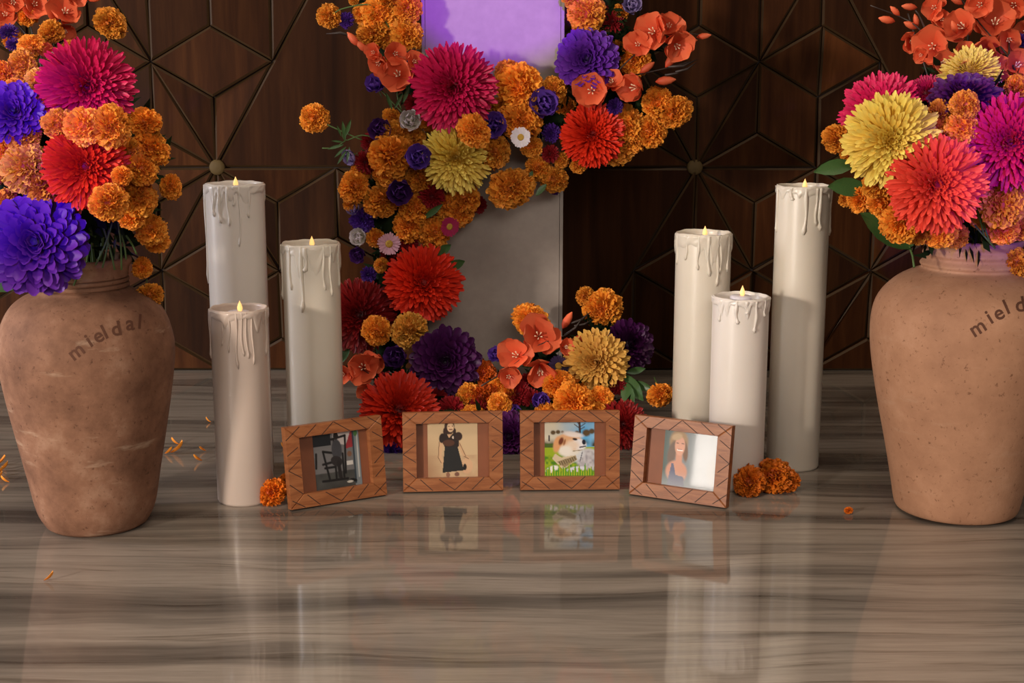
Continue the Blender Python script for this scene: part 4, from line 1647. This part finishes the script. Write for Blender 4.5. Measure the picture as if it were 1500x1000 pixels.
sprig('B', 'coral blossom sprig with buds reaching out sideways above pale jar', [[(1440, 130), (1400, 85), (1360, 55), (1330, 30), (1275, 8)], [(1360, 55), (1345, 20), (1330, 8)]],
      [(1369, 11, 19), (1367, 68, 29, (-.2, 0.0)), (1411, 40, 29, (-.5, .3)), (1334, 59, 17, (.3, -.6)), (1380, 92, 20), (1378, 29, 16), (1411, 78, 18), (1350, 80, 14)],
      [(1299, 29, 26, 170), (1311, 16, 20, 140), (1332, 10, 24, 175), (1334, 37, 24, 160), (1342, 30, 20, 110)], lift=-.06)
sprig('B', 'full coral blossom sprig with dark arching branch above pale jar', [[(1500, 140), (1478, 85), (1440, 40), (1405, -5)], [(1478, 85), (1480, 30), (1490, -10)]],
      [(1457, 35, 31, (.1, .4)), (1444, 73, 25, (0, -.5)), (1437, 7, 22), (1486, 7, 23), (1488, 97, 25), (1464, 117, 17), (1415, 103, 15), (1477, 57, 21), (1505, 45, 22), (1462, 95, 16)],
      [(1400, 0, 24, 150), (1398, 40, 22, 120)], lift=-.05)

# ------------------------------------------------------------------ garland on the plinth
for e in [(482, 23, 19, .0, (-.3, .1)), (557, 19, 28), (597, 13, 23), (546, 49, 25), (597, 51, 27, .01), (567, 56, 20), (518, 0, 9), (461, 173, 25, .01, (-.2, .05)), (574, 171, 14), (582, 200, 26, .01), (631, 177, 19),
          (693, 192, 25, .075, (.1, .2)), (575, 227, 34, .02), (569, 254, 24, .01), (724, 223, 25, .02), (748, 277, 32, .025, (0, 0)), (520, 273, 25, .01), (514, 299, 12), (613, 261, 22, .01),
          (560, 294, 25, .01), (608, 305, 26, .0), (680, 290, 25), (672, 312, 22, -.005), (598, 330, 24), (636, 341, 23), (550, 349, 14), (859, 20, 28), (929, 91, 25, .0), (761, 127, 33, .01),
          (745, 108, 20, 0), (811, 131, 19), (763, 178, 32, .015), (778, 215, 17, .01), (788, 246, 21), (811, 263, 22), (822, 235, 12), (847, 242, 14), (915, 185, 32, .0), (899, 210, 32, -.005),
          (963, 150, 26, .0), (988, 165, 25), (953, 192, 24), (925, 200, 22), (558, 388, 12), (530, 250, 16), (600, 205, 22, 0), (655, 300, 20, -.01), (566, 5, 18), (780, 150, 20, -.01), (835, 200, 20, -.02), (840, -5, 20, -.01), (875, 50, 18, -.02), (905, 75, 18, -.015), (830, 160, 18, -.02), (735, 160, 20, -.01), (700, 165, 20, 0), (850, 60, 16, -.02), (905, 20, 14, -.02), (530, 20, 16, -.01), (575, 95, 14, -.01)]:
    marigold('G', *e)
mum('G', 664, 129, 66, 'magenta', .05, (0.0, -0.12), 'large magenta chrysanthemum in front of the white plinth')
mum('G', 668, 232, 54, 'yellow', .03, (-0.05, -0.25), 'yellow chrysanthemum below the magenta one on the white plinth')
mum('G', 860, 87, 48, 'violet', .02, (-0.1, 0.2), 'vivid violet chrysanthemum at the right-hand edge strip of the plinth'.replace('right-hand edge strip', 'edge strip'))
mum('G', 868, 197, 49, 'red', .025, (0.1, 0.25), 'bright red chrysanthemum under coral petals beside the plinth', short='coral-shaded red')
mum('G', 621, 415, 59, 'red', .03, (0.05, 0.1), 'large red chrysanthemum alone against the lower plinth', short='large lone red')
mum('G', 527, 462, 56, 'darkred', .02, (-0.2, 0.0), 'dark red chrysanthemum between a pillar candle and the bright red one')
for e in [(608, 152, 17, 'c', .01), (541, 208, 14, 'c', .0), (535, 238, 18, 'c', .01), (632, 288, 21, 'c', .01), (596, 353, 18, 'c', 0), (806, 225, 14, 'c', .01), (640, 365, 16, 'c', -.01), (897, 32, 18, 'c', -.01),
          (880, 15, 14, 'c', -.01), (531, 322, 20, 'a', .0), (808, 195, 15, 'a', .01), (901, 156, 13, 'a', .03), (507, 30, 13, 'a', .0), (540, 402, 13, 'a', 0), (700, 300, 14, 'c', -.02), (570, 375, 14, 'c', -.01), (580, 445, 14, 'c', -.02)]:
    button('G', *e)
lisianthus('G', 552, 126, 19, 'purple', .01, (-.2, .5))
lisianthus('G', 601, 178, 20, 'pale', .03, (0, .2))
lisianthus('G', 559, 190, 21, 'dark', .01)
lisianthus('G', 723, 183, 24, 'purple', .03)
lisianthus('G', 613, 230, 23, 'purple', .045, (0, 0))
lisianthus('G', 585, 280, 23, 'dark', .03, (0, -.1))
lisianthus('G', 795, 153, 27, 'purple', .02, (.2, .2))
lisianthus('G', 527, 347, 16, 'pale', .01, (-.4, 0), label='small cream and lilac lisianthus near the pink daisy')
lisianthus('G', 520, 306, 13, 'lilac', .0, (-.5, .2))
lisianthus('G', 924, 8, 18, 'lilac', .01)
lisianthus('G', 516, 228, 15, 'lilac', .01, (-1, -.5), label='pale lilac bell-shaped lisianthus pointing away from the plinth')
lisianthus('G', 575, 398, 14, 'dark', -.01)
lisianthus('G', 525, 372, 15, 'dark', -.01)
lisianthus('G', 591, 87, 10, 'lilac', .0)
lisianthus('G', 548, 2, 10, 'purple', 0)
lisianthus('G', 812, 275, 12, 'dark', -.01)
daisy('G', 763, 201, 15, 'white', 'white daisy with yellow centre on the garland', .06, (-.15, 0))
daisy('G', 570, 357, 17, 'pink', 'pale pink daisy with yellow centre beside the plinth', .03, (0, -.1))
daisy('G', 658, 332, 15, 'magenta', 'magenta daisy with yellow centre against the plinth face', .02, (.5, -.1))
sprig('G', 'coral blossom sprig hanging from the marigolds beside the violet-lit plinth', [[(610, 70), (570, 85), (540, 70), (515, 52)], [(580, 85), (584, 109)]],
      [(548, 76, 15), (556, 92, 19, (-.4, -.3)), (578, 78, 19), (584, 110, 28, (-.2, .3)), (606, 91, 16)], [(517, 57, 26, 130), (530, 68, 24, 140)], .03, [(498, 52, 40, 178)])
sprig('G', 'long coral blossom sprig reaching from the garland over the dark panels', [[(890, 120), (930, 80), (965, 58), (1010, 50), (1030, 52)], [(930, 110), (975, 100), (1010, 90)]],
      [(957, 47, 29, (-.3, .2)), (979, 40, 22, (.2, .5)), (990, 66, 26, (.3, -.3)), (935, 66, 22), (867, 133, 29, (-.1, 0)), (895, 122, 20, (0, .6)), (932, 128, 28, (-.9, 0))],
      [(1002, 43, 17, 70), (1031, 53, 22, 5), (1012, 61, 20, 10), (985, 86, 32, 50), (975, 118, 30, 5), (948, 99, 26, 35)], .035, [(1005, 98, 34, 25), (1000, 92, 44, 15), (990, 104, 34, 20)])

# ------------------------------------------------------------------ heap at the foot of the plinth
for e in [(551, 484, 24, .02), (598, 484, 28, .03, (0, 0), 'y'), (777, 468, 26, .0), (882, 454, 31, -.02), (857, 434, 16, -.03), (818, 565, 24, .01), (839, 590, 31, .02), (880, 584, 19, .01), (732, 593, 19, .02), (728, 568, 16, .0),
          (687, 580, 20, 0), (845, 565, 18, -.01), (745, 575, 15, 0), (800, 610, 20, 0), (870, 610, 22, 0), (690, 610, 20, 0)]:
    marigold('H', *e)
marigold('H', 707, 548, 20, -.01, None, 'r')
marigold('H', 705, 583, 20, .0, None, 'r')
marigold('H', 805, 640, 22, .0, None, 'r')
marigold('H', 968, 578, 22, .02, (0.3, -0.9), label='orange marigold on a bent stem beside the ivory candle by the plinth')
mum('H', 652, 530, 54, 'plum', .02, (-.05, -.05), 'dark plum chrysanthemum in front of the lower plinth', short='large plum')
mum('H', 585, 600, 60, 'red', .02, (.1, .35), 'large red chrysanthemum on the floor behind the sepia and rocking chair photo frames')
mum('H', 873, 530, 50, 'gold', .02, (-.15, -.05), 'dull gold chrysanthemum in the flower heap')
mum('H', 922, 506, 40, 'plum', -.03, (.5, .1), 'dark plum chrysanthemum leaning out beside the dull gold one', short='outward-leaning plum')
mum('H', 912, 622, 38, 'darkred', .0, (.2, .2), 'dark red chrysanthemum behind the dog photo frame')
mum('H', 745, 640, 40, 'plum', .0, (0, .2), 'dark plum chrysanthemum low between sepia and dog photo frames', short='lowest plum')
for e in [(759, 577, 22, 'c', .0), (700, 600, 18, 'c', .0), (780, 585, 16, 'c', 0), (660, 600, 22, 'c', 0), (775, 560, 16, 'c', -.01), (540, 605, 12, 'a', .0), (565, 560, 18, 'c', -.02), (640, 585, 18, 'c', -.01), (905, 565, 14, 'c', 0),
          (850, 650, 18, 'c', 0), (690, 650, 22, 'c', 0), (770, 620, 16, 'a', 0), (575, 660, 16, 'a', 0)]:
    button('H', *e)
lisianthus('H', 581, 524, 22, 'dark', .01)
lisianthus('H', 728, 520, 15, 'purple', .02, (-.4, .2))
lisianthus('H', 791, 588, 17, 'purple', .01, (.2, .1))
lisianthus('H', 750, 606, 16, 'purple', .0, (.2, .1))
lisianthus('H', 800, 565, 14, 'dark', .0)
daisy('H', 818, 536, 16, 'night', 'blackish purple daisy with dull yellow centre in the flower heap', .01)
sprig('H', 'open coral blossom sprig in front of the lower plinth', [[(705, 565), (745, 540), (790, 505), (830, 490), (850, 470)]],
      [(789, 492, 32, (.0, .1)), (757, 521, 27, (-.3, .2)), (791, 541, 26, (.1, -.9)), (827, 508, 15, (.8, 0)), (745, 550, 18, (0, -.3))],
      [(831, 469, 28, 60), (854, 496, 30, 0)], .035, [(840, 478, 36, 45), (850, 465, 36, 30), (855, 472, 30, 20)])
sprig('H', 'coral red blossom cluster beside the candle, below the dark red chrysanthemum', [[(560, 560), (545, 550), (530, 540)]],
      [(532, 538, 28, (-.1, .1)), (536, 570, 15, (0, -.6)), (504, 548, 17), (550, 528, 18)], [], .02)

# ------------------------------------------------------------------ loose blooms and petals on the floor


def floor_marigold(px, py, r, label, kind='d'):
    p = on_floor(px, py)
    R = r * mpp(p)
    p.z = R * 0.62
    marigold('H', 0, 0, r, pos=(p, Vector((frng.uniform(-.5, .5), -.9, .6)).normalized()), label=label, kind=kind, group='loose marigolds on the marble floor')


floor_marigold(398, 738, 21, 'loose shaded orange marigold on the floor between the short candle and rocking chair frame')
floor_marigold(422, 722, 17, 'loose shaded orange marigold on the floor between the short candle and rocking chair frame')
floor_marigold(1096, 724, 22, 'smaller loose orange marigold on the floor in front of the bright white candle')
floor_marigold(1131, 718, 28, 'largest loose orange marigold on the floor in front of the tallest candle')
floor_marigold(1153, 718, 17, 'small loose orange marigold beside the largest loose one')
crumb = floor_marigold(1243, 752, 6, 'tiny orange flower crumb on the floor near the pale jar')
LOOSE = petal_sheet(ORDEEP, ORANGE, w=0.16, cup=0.5, nx=4, ny=6, bend=0.7, seed=3, ruffle=0.05)
for px, py, ln in [(255, 652, 20), (262, 664, 34), (248, 666, 22), (296, 661, 16), (288, 676, 22), (229, 683, 18), (222, 686, 10), (4, 680, 24), (8, 690, 28), (4, 694, 26), (6, 708, 20), (-4, 685, 22), (74, 851, 26), (413, 657, 16), (304, 619, 14), (2, 700, 20)]:
    ln *= 0.75
    p = on_floor(px, py)
    q = Quaternion((0, 0, 1), frng.choice((0, PI)) + frng.uniform(-.5, .5)) @ Quaternion((1, 0, 0), frng.uniform(-.5, .5))
    L = ln * mpp(p)
    d = q @ Vector((1, 0, 0))
    where = 'far in front of the scuffed jar' if py > 800 else 'between the scuffed jar and the candles' if px > 200 else 'beside the scuffed jar on the dark floor'
    tag(obj('loose_petal', LOOSE, None, (p.x - d.x * L / 2, p.y - d.y * L / 2, 0.0012), q, L), f'loose orange marigold petal {where}', 'petal', f'loose petals {where}')

# labels of the small look-alikes say which large bloom they sit beside
SHORT = {'A': 'in the scuffed jar', 'B': 'in the pale jar', 'G': 'on the plinth garland', 'H': 'in the flower heap'}
for root, place, p, what in SMALL:
    pl_, _, nm = min((m for m in MARKS if m[0] == place), key=lambda m: (m[1] - p).length)
    root['label'] = f'{what} next to the {nm} chrysanthemum {SHORT[place]}'
    root['group'] = f'{what}s by the {nm} chrysanthemum {SHORT[place]}'
